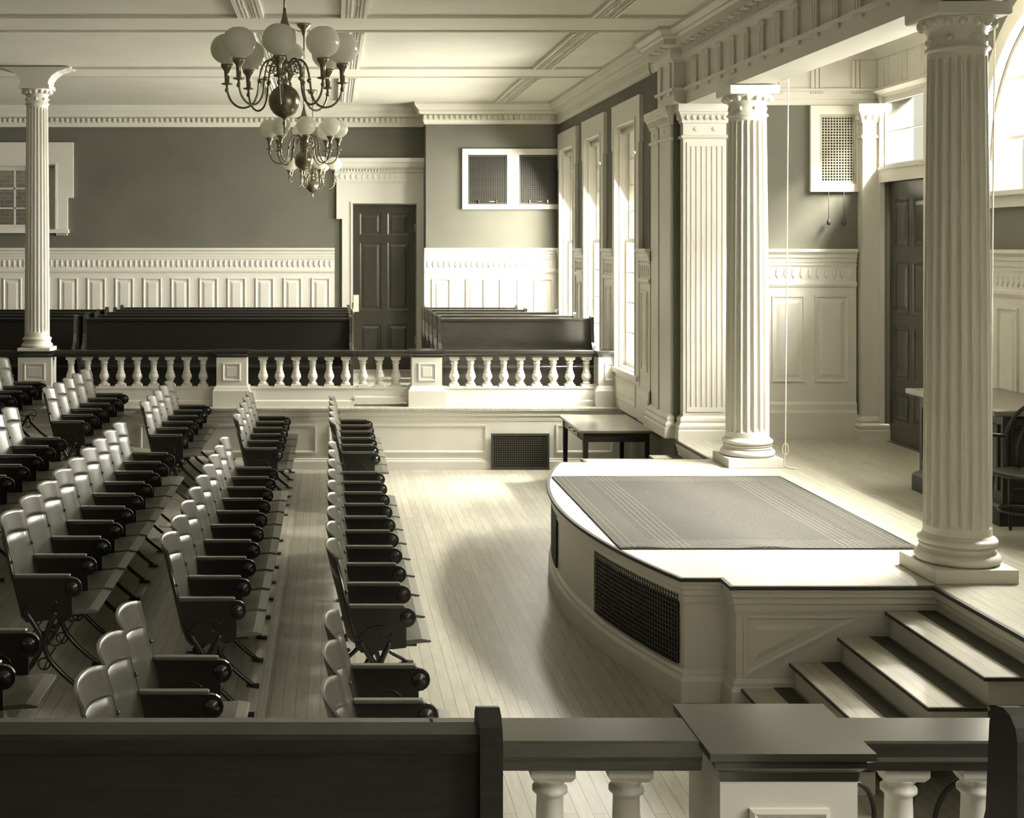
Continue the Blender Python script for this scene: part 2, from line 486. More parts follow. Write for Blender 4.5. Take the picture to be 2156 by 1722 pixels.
def wainscot(mb, M, u0, u1, panels=None, zb=PL, pitch=.444, pw=.30, ztop=2.265, zbot=1.35, endgap=0):
    if u1 - u0 < .03: return
    mb.mbox(M, u0, u1, zb, CAP - .03, 0, .035)
    # base
    mb.run(M, u0, u1, [(0, zb), (.062, zb), (.062, zb + .27), (.052, zb + .30), (.052, zb + .36), (.040, zb + .39), (0, zb + .39)])
    # cap
    mb.run(M, u0, u1, [(.03, CAP - .145), (.045, CAP - .14), (.050, CAP - .10), (.062, CAP - .09), (.062, CAP - .06), (.085, CAP - .035), (.09, CAP - .03), (.09, CAP), (0, CAP), (0, CAP - .145)])
    # frieze mouldings and ornament
    mb.run(M, u0, u1, [(.03, CAP - .175), (.048, CAP - .175), (.048, CAP - .16), (.03, CAP - .155)])
    mb.run(M, u0, u1, [(.03, CAP - .40), (.045, CAP - .40), (.055, CAP - .375), (.055, CAP - .35), (.03, CAP - .335)])
    if u1 - u0 > .12: ornament_row(mb, M, u0 + .02, u1 - .02, CAP - .32, CAP - .19, .085, .034)
    if panels is None:
        n = max(1, int((u1 - u0) / pitch)); p = (u1 - u0) / n
        ww = min(pw, p * .74)
        panels = [(u0 + (k + .5) * p - ww / 2, u0 + (k + .5) * p + ww / 2) for k in range(n)] if u1 - u0 > .22 else []
    for a, b in panels:
        mb.rect(M, a, b, zbot, ztop, PANEL)
mb = MB()
wainscot(mb, MF(YFL), XL, DX0 - .29)
struct('trim_2', mb, M_WHITE)
mb = MB()
wainscot(mb, MF(YF), XR - .03, XW)
struct('trim_3', mb, M_WHITE)
mb = MB()
edges = [ZA + .95] + [v for a, b in WIN_Y for v in (a - .17, b + .17)] + [YF - .09]
for i in range(0, len(edges), 2):
    if edges[i + 1] > edges[i]: wainscot(mb, MR(XW), edges[i], edges[i + 1])
for a, b in WIN_Y:
    mb.mbox(MR(XW), a - .17, b + .17, PL, SILL - .06, 0, .04)
    mb.rect(MR(XW), a, b, PL + .12, SILL - .12, [(0, .04), (.004, .052), (.02, .052), (.03, .042), (.06, .042), (.09, .05)])
struct('trim_4', mb, M_WHITE)
mb = MB()
edges = [YN] + [v for a, b in sorted(NEAR_Y) for v in (a - .17, b + .17)] + [ZN - .95]
for i in range(0, len(edges), 2):
    if edges[i + 1] > edges[i]: wainscot(mb, MR(XW), edges[i], edges[i + 1])
struct('trim_5', mb, M_WHITE)
# stage end wall and back wall
mb = MB()
wainscot(mb, MF(ZA + .03), 4.10, 5.50, panels=[(4.10 + .03, 4.10 + .30), (4.61, 4.96), (5.06, 5.42)])
struct('trim_6', mb, M_WHITE)
mb = MB()
wainscot(mb, MR(XS), ZN, TD0 - .2, pitch=.5, pw=.34)
struct('trim_7', mb, M_WHITE)
mb = MB(); wainscot(mb, MBk(ZN - .03), 4.10, XS)
struct('trim_8', mb, M_WHITE)

# cornice under the ceiling, carried round the breaks of the far wall -----------------
PROF_C = [(0, CORN), (.03, CORN), (.03, CORN + .03), (.045, CORN + .05), (.045, CORN + .14), (.075, CORN + .155), (.105, CORN + .16), (.12, CORN + .19), (.12, CORN + .22), (.155, CORN + .25), (.19, CORN + .30), (.19, CEIL), (0, CEIL)]
mb = MB()
path = [(XL, YFL), (XR, YFL), (XR, YF), (XW, YF), (XW, 14.7)]
mb.sweep(path, PROF_C, side=-1)
dentils(mb, MF(YFL), XL, XR - .12, CORN + .068, CORN + .138, .04, .085, .085, .5)
dentils(mb, MF(YF), XR - .06, XW - .08, CORN + .068, CORN + .138, .04, .085, .085, .5)
struct('trim_9', mb, M_CEIL)

# right-hand entablature over the stage opening --------------------------------------
SOF = CZ + 1.48
def entab_profile(top=CEIL):
    return [(0, SOF), (.0, SOF + .135), (.025, SOF + .14), (.03, SOF + .17), (.0, SOF + .175), (.0, SOF + .44),
            (.03, SOF + .46), (.045, SOF + .49), (.045, SOF + .50), (.05, SOF + .51), (.05, SOF + .58), (.13, SOF + .60), (.14, SOF + .60), (.14, SOF + .66), (.165, SOF + .68), (.165, SOF + .70), (.215, SOF + .74), (.215, top), (-.2, top), (-.2, SOF)]
mb = MB()
XE = 3.68
CL0, CL1 = 13.62, 14.72         # pilaster cluster
def my(y): return 2 * SC - y
pth = [(XE, my(13.62)), (XE, 13.62), (XE - .12, 13.62), (XE - .12, 14.30), (XE - .04, 14.30), (XE - .04, 14.72), (XW + .0, 14.72)]
pth = [(XE, SC), (XE, 13.62), (XE - .12, 13.62), (XE - .12, 14.30), (XE - .05, 14.30), (XE - .05, 14.74), (XW + .05, 14.74)]
mb.sweep(pth, entab_profile(), side=1)
mb.sweep([(x, my(y)) for x, y in pth], entab_profile(), side=-1)
# triglyphs, guttae, dentils, mutules along the long face
ME = MR(XE)
y = 13.13 - .0
k = 0
while y > my(13.3):
    for j in range(3):
        mb.mbox(ME, y + .012 + j * .045, y + .045 + j * .045, SOF + .175, SOF + .43, 0, .022)
    mb.mbox(ME, y + .005, y + .15, SOF + .40, SOF + .445, 0, .026)
    mb.mbox(ME, y + .005, y + .15, SOF + .105, SOF + .137, 0, .020)
    y -= .4085
for M_, a, b in ((MR(XE - .12), 13.70, 14.24), (MR(XE - .05), 14.36, 14.70)):
    mb.mbox(M_, a + .02, a + .14, SOF + .175, SOF + .44, 0, .022)
    mb.mbox(M_, a + .02, a + .14, SOF + .105, SOF + .137, 0, .02)
    mb.mbox(M_, b - .14, b - .02, SOF + .175, SOF + .44, 0, .022)
    mb.mbox(M_, b - .14, b - .02, SOF + .105, SOF + .137, 0, .02)
dentils(mb, ME, my(13.45), 13.45, SOF + .515, SOF + .572, .05, .085, .055)
dentils(mb, ME, my(13.45), 13.45, SOF + .572, SOF + .60, .05, .135, .205, .6)
dentils(mb, MR(XE - .12), 13.60, 14.3, SOF + .572, SOF + .60, .05, .135, .205, .6)
struct('trim_10', mb, M_WHITE)
# beam body and inner face
mb = MB()
mb.box(XE + .05, 4.03, my(13.75), 13.75, SOF + .002, CEIL)
def inner(M, u0, u1, skip=None):
    mb.run(M, u0, u1, [(0, SOF + .002), (.012, SOF + .002), (.012, SOF + .06), (.02, SOF + .065), (.02, SOF + .145), (.04, SOF + .15), (.04, SOF + .175), (.02, SOF + .18), (0, SOF + .18)])
    mb.run(M, u0, u1, [(0, SOF + .18), (.012, SOF + .18), (.012, SOF + .47), (.03, SOF + .48), (.045, SOF + .51), (.09, SOF + .56), (.10, SOF + .60), (0, SOF + .60)])
    n = int((u1 - u0) / .41)
    for k in range(n):
        u = u0 + (k + .5) * (u1 - u0) / n
        for j in range(3):
            mb.mbox(M, u - .07 + j * .045, u - .035 + j * .045, SOF + .18, SOF + .47, .012, .03)
        for j in range(6):
            mb.mbox(M, u - .07 + j * .025, u - .055 + j * .025, SOF + .12, SOF + .14, .02, .032)
inner(ML(4.03), my(ZA), ZA)
inner(MF(ZA + .03), 4.03, XS)
inner(MR(XS), SC + 1.5, ZA)
struct('trim_11', mb, M_WHITE)
# stage ceiling at a lower level
mb = MB(); mb.box(4.03, XS + .1, my(ZA + .03), ZA + .03, CEIL - .03, CEIL - .005)
struct('ceiling_stage', mb, M_CEIL)

# pilasters -------------------------------------------------------------------------
def fluted_panel(mb, M, u0, u1, v0, v1, n, d):
    """face with n vertical flutes (rounded ends)"""
    p = (u1 - u0) / n
    prof = []
    for k in range(n):
        a = u0 + k * p
        prof.append((a, d)); prof.append((a + p * .16, d))
        for j in range(1, 6):
            t = j / 6; prof.append((a + p * (.16 + .68 * t), d - .022 * math.sin(PI * t)))
        prof.append((a + p * .84, d))
    prof.append((u1, d))
    mb.loft([[M(u, v, dd) for u, dd in prof] for v in (v0, v1)], closed=False)
    # bands closing the flutes
    mb.mbox(M, u0, u1, v0 - .05, v0, d - .03, d)
    mb.mbox(M, u0, u1, v1, v1 + .04, d - .03, d)
def pil_path(x0, x1, y0, y1, kind):
    if kind == 'front': return [(x0, y1), (x0, y0), (x1, y0), (x1, y1)]
    if kind == 'back': return [(x1, y0), (x1, y1), (x0, y1), (x0, y0)]
    return [(x1, y1), (x0, y1), (x0, y0), (x1, y0)]
def pil_base(mb, x0, x1, y0, y1, z=PL, kind='side'):
    pr = [(0, 0), (.07, 0), (.07, .10), (.055, .11), (.06, .13), (.06, .15), (.045, .165), (.035, .18), (.040, .20), (.035, .225), (.015, .24), (0, .25)]
    mb.sweep(pil_path(x0, x1, y0, y1, kind), pr, side=-1, z0=z)
def pil_cap(mb, x0, x1, y0, y1, z=SOF, kind='side'):
    mb.sweep(pil_path(x0, x1, y0, y1, kind), [(0, -.36), (.018, -.355), (.024, -.34), (.018, -.325), (0, -.32)], side=-1, z0=z)
    mb.sweep(pil_path(x0, x1, y0, y1, kind), [(0, -.20), (.015, -.195), (.02, -.16), (.035, -.12), (.05, -.095), (.05, -.085), (.065, -.08), (.065, 0), (0, 0)], side=-1, z0=z)
def eggs(mb, M, u0, u1, v0, v1, d, pitch=.06):
    n = max(1, int((u1 - u0) / pitch)); p = (u1 - u0) / n
    for k in range(n):
        u = u0 + (k + .5) * p
        P = [(u + p * .36 * math.cos(a), (v0 + v1) / 2 + (v1 - v0) / 2 * math.sin(a)) for a in [2 * PI * j / 8 for j in range(8)]]
        mb.relief(M, P, [(0, d - .01), (.004, d + .008), (.012, d + .016)])
def rosette(mb, M, u, v, d, r=.022):
    for q, dd in ((1, .008), (.5, .014)):
        P = [(u + r * q * math.cos(2 * PI * j / 8), v + r * q * math.sin(2 * PI * j / 8)) for j in range(8)]
        mb.relief(M, P, [(0, d), (.003, d + dd)])
def pilaster(label, x0, x1, y0, y1, flute_front=False, flute_side=False, mirror=False, zb=PL):
    yy = (y0 + y1) / 2 if not mirror else my((y0 + y1) / 2)
    t = thing('pilaster', ((x0 + x1) / 2, yy, zb), label, 'pilaster')
    a, b = (y0, y1) if not mirror else (my(y1), my(y0))
    kd = 'side' if x1 < 3.62 else ('back' if mirror else 'front')
    s = MB(); s.box(x0, x1, a, b, zb, SOF - .002)
    if flute_front:
        Mx = MF(a) if not mirror else MBk(b)
        fluted_panel(s, Mx, x0 + .035, x1 - .035, zb + .34, SOF - .44, 7, .012)
        for u in (x0 + .13, x1 - .13): rosette(s, Mx, u, SOF - .26, .004)
    s.build('shaft', M_WHITE, t)
    c = MB(); pil_base(c, x0, x1, a, b, zb, kd); c.build('base', M_WHITE, t)
    c = MB(); pil_cap(c, x0, x1, a, b, kind=kd)
    if not mirror: eggs(c, MF(a), x0, x1, SOF - .17, SOF - .105, .035)
    eggs(c, MR(x0), a + .02, b - .02, SOF - .17, SOF - .105, .035)
    if not mirror and not flute_front:
        rosette(c, MR(x0), (a + b) / 2, SOF - .26, 0)
    c.build('capital', M_WHITE, t)
    return t
pilaster('broad white fluted pilaster at the far end of the stage opening', 3.66, 4.11, 13.63, ZA + .03, True)
pilaster('plain white flat pilaster wrapping the corner between stage and window wall', 3.565, XW + .0, 13.80, 14.24)
pilaster('narrow white pilaster nearest the tall windows, edge on to the viewer', 3.575, XW + .0, 14.34, 14.66)
pilaster('slim white pilaster in the stage corner beside the transom door', 5.53, XS - .001, 13.62, ZA + .03)
pilaster('white fluted pilaster at the near end of the stage opening, its base just in frame', 3.66, 4.11, 13.63, ZA + .03, True, mirror=True)
pilaster('flat white pilaster on the near side of the stage stairs', 3.565, XW + .0, 13.80, 14.24, mirror=True)

# columns ---------------------------------------------------------------------------
def column(name, label, x, y, zb, zt, r, plinth=.25, bracket=False):
    t = thing(name, (x, y, zb), label, 'column')
    k = r / .195
    if not bracket:
        MB().box(x - plinth, x + plinth, y - plinth, y + plinth, zb, zb + .085).build('plinth', M_WHITE, t, bevel=.004)
        z0 = zb + .085
    else:
        MB().box(x - plinth, x + plinth, y - plinth, y + plinth, zb, zb + .04).build('plinth', M_WHITE, t, bevel=.004)
        z0 = zb + .04
    tor = []
    def arc(rc, zc, rr, a0, a1, n=6):
        for i in range(n + 1):
            a = a0 + (a1 - a0) * i / n; tor.append((k * (rc + rr * math.cos(a)), k * (zc + rr * math.sin(a))))
    arc(.215, .032, .032, -PI / 2, PI / 2)
    tor.append((k * .213, k * .072))
    arc(.222, .088, -.014, PI / 2, -PI / 2, 4)
    tor.append((k * .207, k * .110)); tor.append((k * .211, k * .112))
    arc(.207, .134, .022, -PI / 2, PI / 2, 5)
    tor.append((k * .203, k * .160)); tor.append((k * .195, k * .175))
    MB().lathe((x, y, z0), tor, 48).build('base', M_WHITE, t)
    zs = z0 + k * .17; ztop = zt - .115 * k - .17
    zs_l = [zs, zs + .05, zs + .07, zs + .10] + [zs + .10 + (ztop - zs - .18) * i / 10 for i in range(1, 10)] + [ztop - .08, ztop - .05, ztop - .035, ztop]
    nf, q = 20, 8
    s = MB(); rings = []
    for z in zs_l:
        u = (z - zs) / (ztop - zs); rr = r * (1 - .13 * u ** 1.6)
        dep = 1.0
        if z <= zs + .051 or z >= ztop - .036: dep = 0
        elif z <= zs + .071 or z >= ztop - .051: dep = .7
        ring = []
        for f in range(nf):
            for j in range(q):
                tt = j / q; a = 2 * PI * (f + tt) / nf
                d = 0
                if tt > .14 and tt < .99: d = math.sin(PI * (tt - .14) / .86) ** .7 * .135 * r * dep
                ring.append((x + (rr - d) * math.cos(a), y + (rr - d) * math.sin(a), z))
        rings.append(ring)
    s.loft(rings, False, False); s.build('shaft', M_WHITE, t)
    # capital
    rt = r * .87; c = MB()
    c.lathe((x, y, ztop), [(rt * .98, -.01), (rt + .012, 0), (rt + .02, .010), (rt + .012, .022), (rt, .026), (rt, .115), (rt + .010, .118), (rt + .010, .135), (rt + .02, .14), (rt + .045, .165), (rt + .055, .185 + 0), (rt + .05, .20)], 40)
    for j in range(16):
        a = 2 * PI * j / 16 + .1
        c.sphere((x + (rt + .038) * math.cos(a), y + (rt + .038) * math.sin(a), ztop + .163), .026, 8, 6, 1.15)
        if j % 2 == 0:
            c.sphere((x + rt * math.cos(a), y + rt * math.sin(a), ztop + .07), .020, 8, 6)
    c.build('capital', M_WHITE, t)
    a = rt + .055
    ab = MB(); ab.sqlathe((x, y, ztop + .195), [(a - .01, 0), (a, .012), (a, max(.03, zt - ztop - .195 - (.012 if not bracket else 0)))]) if not bracket else ab.sqlathe((x, y, ztop + .195), [(a, 0), (a, .05)])
    ab.build('abacus', M_WHITE, t)
    if bracket:
        zz = ztop + .245; br = MB()
        H = CEIL - .012 - zz
        pr = [(a - .02, 0), (a - .01, H * .25), (a + .03, H * .5), (a + .10, H * .72), (a + .20, H * .88), (a + .26, H * .93), (a + .26, H)]
        # flares sideways only
        br.loft([[(x - r_, y - a + .02, zz + z_), (x + r_, y - a + .02, zz + z_), (x + r_, y + a - .02, zz + z_), (x - r_, y + a - .02, zz + z_)] for r_, z_ in pr], True, True)
        br.build('bracket', M_WHITE, t)
    return t
CX = 3.85
column('column', 'tall white fluted column with square plinth, nearest the viewer beside the podium stairs', CX, 8.05, PL, SOF, .195)
column('column', 'white fluted column on the far side of the podium, beside the hanging cord', CX, 12.12, PL, SOF, .195)

# ------------------------------------------------------------------ balustrades
RT = CZ - 1.32          # top of rail
def baluster_mb(x, y, z0, z1, seg=20):
    """square-headed vase baluster"""
    m = MB(); h = z1 - z0
    m.sqlathe((x, y, z1), [(.050, -.045), (.060, -.03), (.060, 0)])
    m.sqlathe((x, y, z0), [(.062, 0), (.062, .03), (.055, .035)])
    pr = [(.050, .035), (.053, .045), (.048, .056), (.036, .064), (.036, .072), (.046, .088), (.062, .12), (.064, .135), (.055, .165), (.046, .18), (.050, .186), (.046, .195), (.038, .21), (.036, h - .10), (.040, h - .092), (.048, h - .086), (.048, h - .076), (.038, h - .070), (.040, h - .060), (.052, h - .048), (.052, h - .044)]
    m.lathe((x, y, z0), pr, seg)
    return m
def baluster_profile_flip(): pass
def pedestal(parent, x, y, w_, cap=True, panel=True, face=-1, capw=.209):
    p = MB(); hw = w_ / 2
    p.box(x - hw, x + hw, y - .15, y + .15, PL + .25, RT - .08)
    p.sweep([(x - hw, y - .15), (x + hw, y - .15), (x + hw, y + .15), (x - hw, y + .15)], [(0, 0), (.045, 0), (.045, .20), (.035, .215), (.02, .25), (0, .26)], side=-1, z0=PL, closed=True)
    p.box(x - hw - .02, x + hw + .02, y - .17, y + .17, PL, PL + .25)
    if panel:
        M_ = MF(y - .15) if face < 0 else MBk(y + .15)
        p.rect(M_, x - hw + .075, x + hw - .075, PL + .32, RT - .15, [(0, 0), (0, .010), (.012, .014), (.022, .010), (.028, .002), (.05, .002), (.06, .008)])
    q = p.build('pedestal', M_WHITE, parent)
    if cap:
        c = MB()
        c.sweep([(x - hw, y - .15), (x + hw, y - .15), (x + hw, y + .15), (x - hw, y + .15)], [(-.03, -.085), (.002, -.085), (.004, -.06), (.018, -.045), (.018, -.03), (.036, -.02), (.036, 0), (-.03, 0)], side=-1, z0=RT + .004, closed=True)
        c.box(x - hw + .03, x + hw - .03, y - .12, y + .12, RT - .08, RT + .004)
        c.build('pedestal_cap', M_RAIL, q)
    return q
def rail_seg(parent, x0, x1, y, name='handrail'):
    m = MB()
    pr = [(-.085, RT - .08), (.085, RT - .08), (.088, RT - .055), (.095, RT - .04), (.095, RT - .004), (.085, RT), (-.085, RT), (-.095, RT - .004), (-.095, RT - .04), (-.088, RT - .055)]
    m.loft([[(x, y + a, b) for a, b in pr] for x in (x0, x1)], True, True)
    return m.build(name, M_RAIL, parent)
BB = CZ - 1.785         # foot of balusters
def base_seg(parent, x0, x1, y, z=PL, name='base_rail'):
    m = MB()
    pr = [(-.10, z), (.10, z), (.10, z + .06), (.075, z + .075), (.075, BB - .02), (.085, BB - .015), (.085, BB), (-.085, BB), (-.085, BB - .015), (-.075, BB - .02), (-.075, z + .075), (-.10, z + .06)]
    m.loft([[(x, y + a, b) for a, b in pr] for x in (x0, x1)], True, True)
    return m.build(name, M_WHITE, parent)
def balustrade(y, sections, peds, label, near, xend):
    t = thing('balustrade', (1.0, y, PL), label, 'balustrade')
    for x, w_ in peds: pedestal(t, x, y, w_, face=(-1))
    for (a, b, xs) in sections:
        rail_seg(t, a, b, y); base_seg(t, a, b, y)
        for x in xs: baluster_mb(x, y, BB, RT - .08, 24 if near else 14).build('baluster', M_WHITE, t)
    return t
P = .2095
YR = 16.59
secR = (1.385, 3.35, [1.547 + P * k for k in range(9)])
secM = (-1.08, .270, [-.880 + P * k for k in range(6)])
secL = (-3.54, -1.46, [-3.317 + P * k for k in range(9)])
secLL = (-6.2, -3.96, [-4.19 - P * k for k in range(9)])
balustrade(YR, [secR, secM, secL, secLL], [(1.19, .38), (-1.27, .38), (-3.75, .42), (3.50, .30)], 'long white balustrade with dark handrail along the edge of the far platform', False, 3.6)
balustrade(my(YR), [(1.385, 3.35, secR[2]), (-1.08, .27, secM[2])], [(1.195, .36), (-1.27, .36), (3.5, .30)], 'white balustrade with broad varnished rail and square newel in the foreground', True, 3.6)
def gate(y, label):
    t = thing('balustrade_gate', (.63, y, PL), label, 'gate')
    rail_seg(t, .28, .985, y)
    base_seg(t, .28, .985, y, PL + .05)
    for x in (.385, .594, .803): baluster_mb(x, y, BB, RT - .08, 24 if y < 10 else 14).build('baluster', M_WHITE, t)
gate(YR, 'short white balustrade gate closing the aisle in front of the dark far door')
gate(my(YR), 'foreground run of white balusters under varnished rail, left of the square newel')
column('column', 'slim white fluted column standing on the far balustrade, at left', -3.75, YR, RT + .0, CZ + 2.05, .155, plinth=.205, bracket=True)

# far platform front wall (panelled riser)
MP = MF(PF0 + .02)
mb = MB()
mb.mbox(MP, XL, XW, 0, PL - .03, 0, .02)
mb.run(MP, XL, XW, [(0, 0), (.045, 0), (.045, .10), (.035, .115), (.035, .13), (.02, .14), (0, .14)])
mb.run(MP, XL, XW, [(0, PL - .16), (.025, PL - .16), (.03, PL - .13), (.03, PL - .10), (.045, PL - .09), (.045, PL - .03), (0, PL - .03)])
for a, b in ((-7.2, -5.0), (-4.7, -2.6), (-2.4, -.2), (-.05, 1.92), (2.78, 3.5)):
    mb.rect(MP, a, b, .20, .56, [(0, .02), (.002, .034), (.02, .034), (.035, .022), (.036, .022)])
struct('trim_13', mb, M_WHITE)
mb = MB(); mb.box(XL, XW, PF0 - .045, PF0 + .03, PL - .028, PL + .002)
struct('trim_14', mb, M_STAGE)
mb = MB(); mb.mbox(MBk(PF1 - .02), XL, XW, 0, PL - .03, 0, .02)
mb.box(XL, XW, PF1 - .03, PF1 + .045, PL - .028, PL + .002)
struct('trim_15', mb, M_WHITE)

def grille(name, label, M, u0, u1, v0, v1, n, frame=0, fm=None, group=None, d=.0, mm=None, handle=False, rim=.022):
    c = M((u0 + u1) / 2, v0, d)
    t = thing(name, c, label, 'air vent', group)
    MB().mbox(M, u0, u1, v0, v1, d, d + .006).build('backing', M_BLACK, t)
    m = MB(); p = (u1 - u0) / n; nv = max(1, int(round((v1 - v0) / p)))
    for k in range(1, n): m.mbox(M, u0 + k * p - p * .16, u0 + k * p + p * .16, v0, v1, d + .010, d + .016)
    q = (v1 - v0) / nv
    for k in range(1, nv): m.mbox(M, u0, u1, v0 + k * q - q * .16, v0 + k * q + q * .16, d + .010, d + .018)
    m.build('lattice', mm or M_GRILL, t)
    m = MB()
    for a in ((u0, u0 + rim, v0, v1), (u1 - rim, u1, v0, v1), (u0 + rim, u1 - rim, v0, v0 + rim), (u0 + rim, u1 - rim, v1 - rim, v1)):
        m.mbox(M, *a, d + .004, d + .022)
    m.build('rim', mm or M_GRILL, t)
    if handle:
        um = (u0 + u1) / 2
        hb = MB(); hb.tube([M(um - .14, v0 + .045, d + .03), M(um + .14, v0 + .045, d + .03)], .006, 6)
        hb.mbox(M, um - .15, um - .13, v0 + .02, v0 + .07, d + .015, d + .04); hb.mbox(M, um + .13, um + .15, v0 + .02, v0 + .07, d + .015, d + .04)
        hb.build('damper_lever', M_BRASS, t)
    return t
grille('floor_vent', 'dark iron lattice vent low in the far platform front beside the table', MP, 1.972, 2.695, .005, .45, 26, d=.046)

# far wall twin grilles in a white frame
MFR = MF(YF)
mb = MB()
g1, g2 = (2.145, 2.765), (2.955, 3.575)
gz0, gz1 = 3.44, 4.225
for a in ((2.055, 2.145, 3.365, 4.32), (2.765, 2.955, 3.365, 4.32), (2.145, 2.765, 3.365, gz0), (2.145, 2.765, gz1, 4.32), (2.955, 3.575, 3.365, gz0), (2.955, 3.575, gz1, 4.32), (3.575, 3.6, 3.365, 4.32)):
    mb.mbox(MFR, *a, 0, .035)
struct('trim_16', mb, M_WHITE)
grille('wall_vent', 'dark lattice wall vent in white frame, left of the far pair', MFR, g1[0], g1[1], gz0, gz1, 22, group='twin vents on the far wall', handle=True)
grille('wall_vent', 'dark lattice wall vent in white frame, right of the far pair beside the windows', MFR, g2[0], g2[1], gz0, gz1, 22, group='twin vents on the far wall', handle=True)
# stage wall grille
MS = MF(ZA + .03)
mb = MB()
for a in ((5.02, 5.115, 3.35, 4.255), (5.50, 5.53, 3.35, 4.255), (5.115, 5.50, 3.35, 3.435), (5.115, 5.50, 4.165, 4.255)): mb.mbox(MS, *a, 0, .04)
struct('trim_17', mb, M_WHITE)
M_GRL2 = mat('pale_lattice_metal', (.42, .40, .31), .4)
grille('wall_vent', 'single white-latticed vent high on the stage end wall', MS, 5.115, 5.50, 3.435, 4.165, 13, mm=M_GRL2, handle=False)
for x, lab in ((5.205, 'left short pull cord hanging below the stage wall vent'), (5.365, 'right short pull cord hanging below the stage wall vent')):
    t = thing('pull_cord', (x, ZA - .02, 3.0), lab, 'cord', 'pull cords under the stage vent')
    MB().tube([(x, ZA - .02, 3.42), (x, ZA - .02, 3.05)], .003, 5).build('cord', M_GRILL, t)
    MB().lathe((x, ZA - .02, 3.0), [(.006, 0), (.02, .01), (.022, .03), (.012, .06), (.004, .065)], 10).build('tassel', M_GRILL, t)

# ------------------------------------------------------------------ windows and doors
def casing_eared(mb, M, u0, u1, v0, v1, cw=.17, ear=.05, earh=.55, head=.27, d=.05, sill=True):
    """architrave with crossettes"""
    mb.mbox(M, u0 - cw, u0, v0, v1, 0, d); mb.mbox(M, u1, u1 + cw, v0, v1, 0, d)
    mb.mbox(M, u0 - cw - ear, u1 + cw + ear, v1, v1 + head, 0, d)
    mb.mbox(M, u0 - cw - ear, u0 - cw, v1 + head - earh, v1, 0, d)
    mb.mbox(M, u1 + cw, u1 + cw + ear, v1 + head - earh, v1, 0, d)
    # inner bead
    mb.mbox(M, u0 - .03, u0, v0, v1 + .03, d, d + .012); mb.mbox(M, u1, u1 + .03, v0, v1 + .03, d, d + .012)
    mb.mbox(M, u0 - .0, u1 + .0, v1, v1 + .03, d, d + .012)
def tall_window(n, a, b):
    M = MR(XW); r = MB()
    casing_eared(r, M, a, b, SILL, HEAD)
    r.mbox(M, a - .19, b + .19, SILL - .06, SILL, 0, .085)
    # reveals
    r.mbox(M, a - .0, a + .02, SILL, HEAD, -.3, 0); r.mbox(M, b - .02, b, SILL, HEAD, -.3, 0); r.mbox(M, a + .02, b - .02, HEAD - .02, HEAD, -.3, 0)
    r.mbox(M, a + .02, b - .02, SILL, SILL + .02, -.3, 0)
    w_ = struct('window_%d' % n, r, M_WHITE)
    s = MB(); mid = (SILL + HEAD) / 2 + .1
    for (z0, z1, dd) in ((SILL + .02, mid, -.11), (mid - .04, HEAD - .02, -.15)):
        s.mbox(M, a + .02, a + .07, z0, z1, dd, dd + .035); s.mbox(M, b - .07, b - .02, z0, z1, dd, dd + .035)
        s.mbox(M, a + .07, b - .07, z0, z0 + .05, dd, dd + .035); s.mbox(M, a + .07, b - .07, z1 - .05, z1, dd, dd + .035)
        wd = (b - a - .14)
        for k in (1, 2): s.mbox(M, a + .07 + wd * k / 3 - .01, a + .07 + wd * k / 3 + .01, z0 + .05, z1 - .05, dd + .008, dd + .028)
        for k in (1, 2, 3): zz = z0 + .05 + (z1 - z0 - .1) * k / 4; s.mbox(M, a + .07, b - .07, zz - .01, zz + .01, dd + .008, dd + .028)
    s.build('window_sash', M_WHITE, w_)
    MB().mbox(M, a + .06, b - .06, SILL + .06, HEAD - .06, -.125, -.121).build('window_glass', M_GLASS, w_)
    q = MB(); q.tube([M(a + .03, HEAD - .07, -.05), M(b - .03, HEAD - .07, -.05)], .03, 10)
    q.mbox(M, a + .02, a + .035, HEAD - .12, HEAD - .02, -.08, -.02)
    q.build('shade_roller', M_GRL2, w_)
n = 1
for a, b in WIN_Y + NEAR_Y: tall_window(n, a, b); n += 1
# arched window of the stage
mb = MB(); M = MR(XS)
for r0, r1, d0, d1 in ((AR, AR + .15, 0, .05), (AR - .03, AR + .03, 0, .07)):
    rings = []
    for k in range(33):
        a = PI * k / 32; c_, s_ = -math.cos(a), math.sin(a)
        rings.append([M(SC + r0 * c_, AZ0 + r0 * s_, d0), M(SC + r1 * c_, AZ0 + r1 * s_, d0), M(SC + r1 * c_, AZ0 + r1 * s_, d1), M(SC + r0 * c_, AZ0 + r0 * s_, d1)])
    mb.loft(rings, True, True)
mb.mbox(M, SC - AR - .15, SC - AR, ASILL - .0, AZ0, 0, .05); mb.mbox(M, SC + AR, SC + AR + .15, ASILL, AZ0, 0, .05)
mb.run(M, SC - AR - .2, SC + AR + .2, [(0, ASILL - .14), (.04, ASILL - .14), (.05, ASILL - .08), (.05, ASILL - .05), (.09, ASILL - .04), (.09, ASILL), (0, ASILL)])
wa = struct('window_7', mb, M_WHITE)
s = MB()
for u in (-.68, 0, .68): s.mbox(M, SC + u - .02, SC + u + .02, ASILL, AZ0 + math.sqrt(AR * AR - u * u), -.08, -.04)
for z in (3.70, 4.2): hw = math.sqrt(max(0, AR * AR - max(0, z - AZ0) ** 2)); s.mbox(M, SC - hw, SC + hw, z - .015, z + .015, -.08, -.045)
rings = []
for k in range(33):
    a = PI * k / 32; c_, s_ = -math.cos(a), math.sin(a)
    rings.append([M(SC + rr * c_, AZ0 + rr * s_, d) for rr, d in ((AR - .04, -.08), (AR, -.08), (AR, -.03), (AR - .04, -.03))])
s.loft(rings, True, True); s.build('window_sash', M_WHITE, wa)
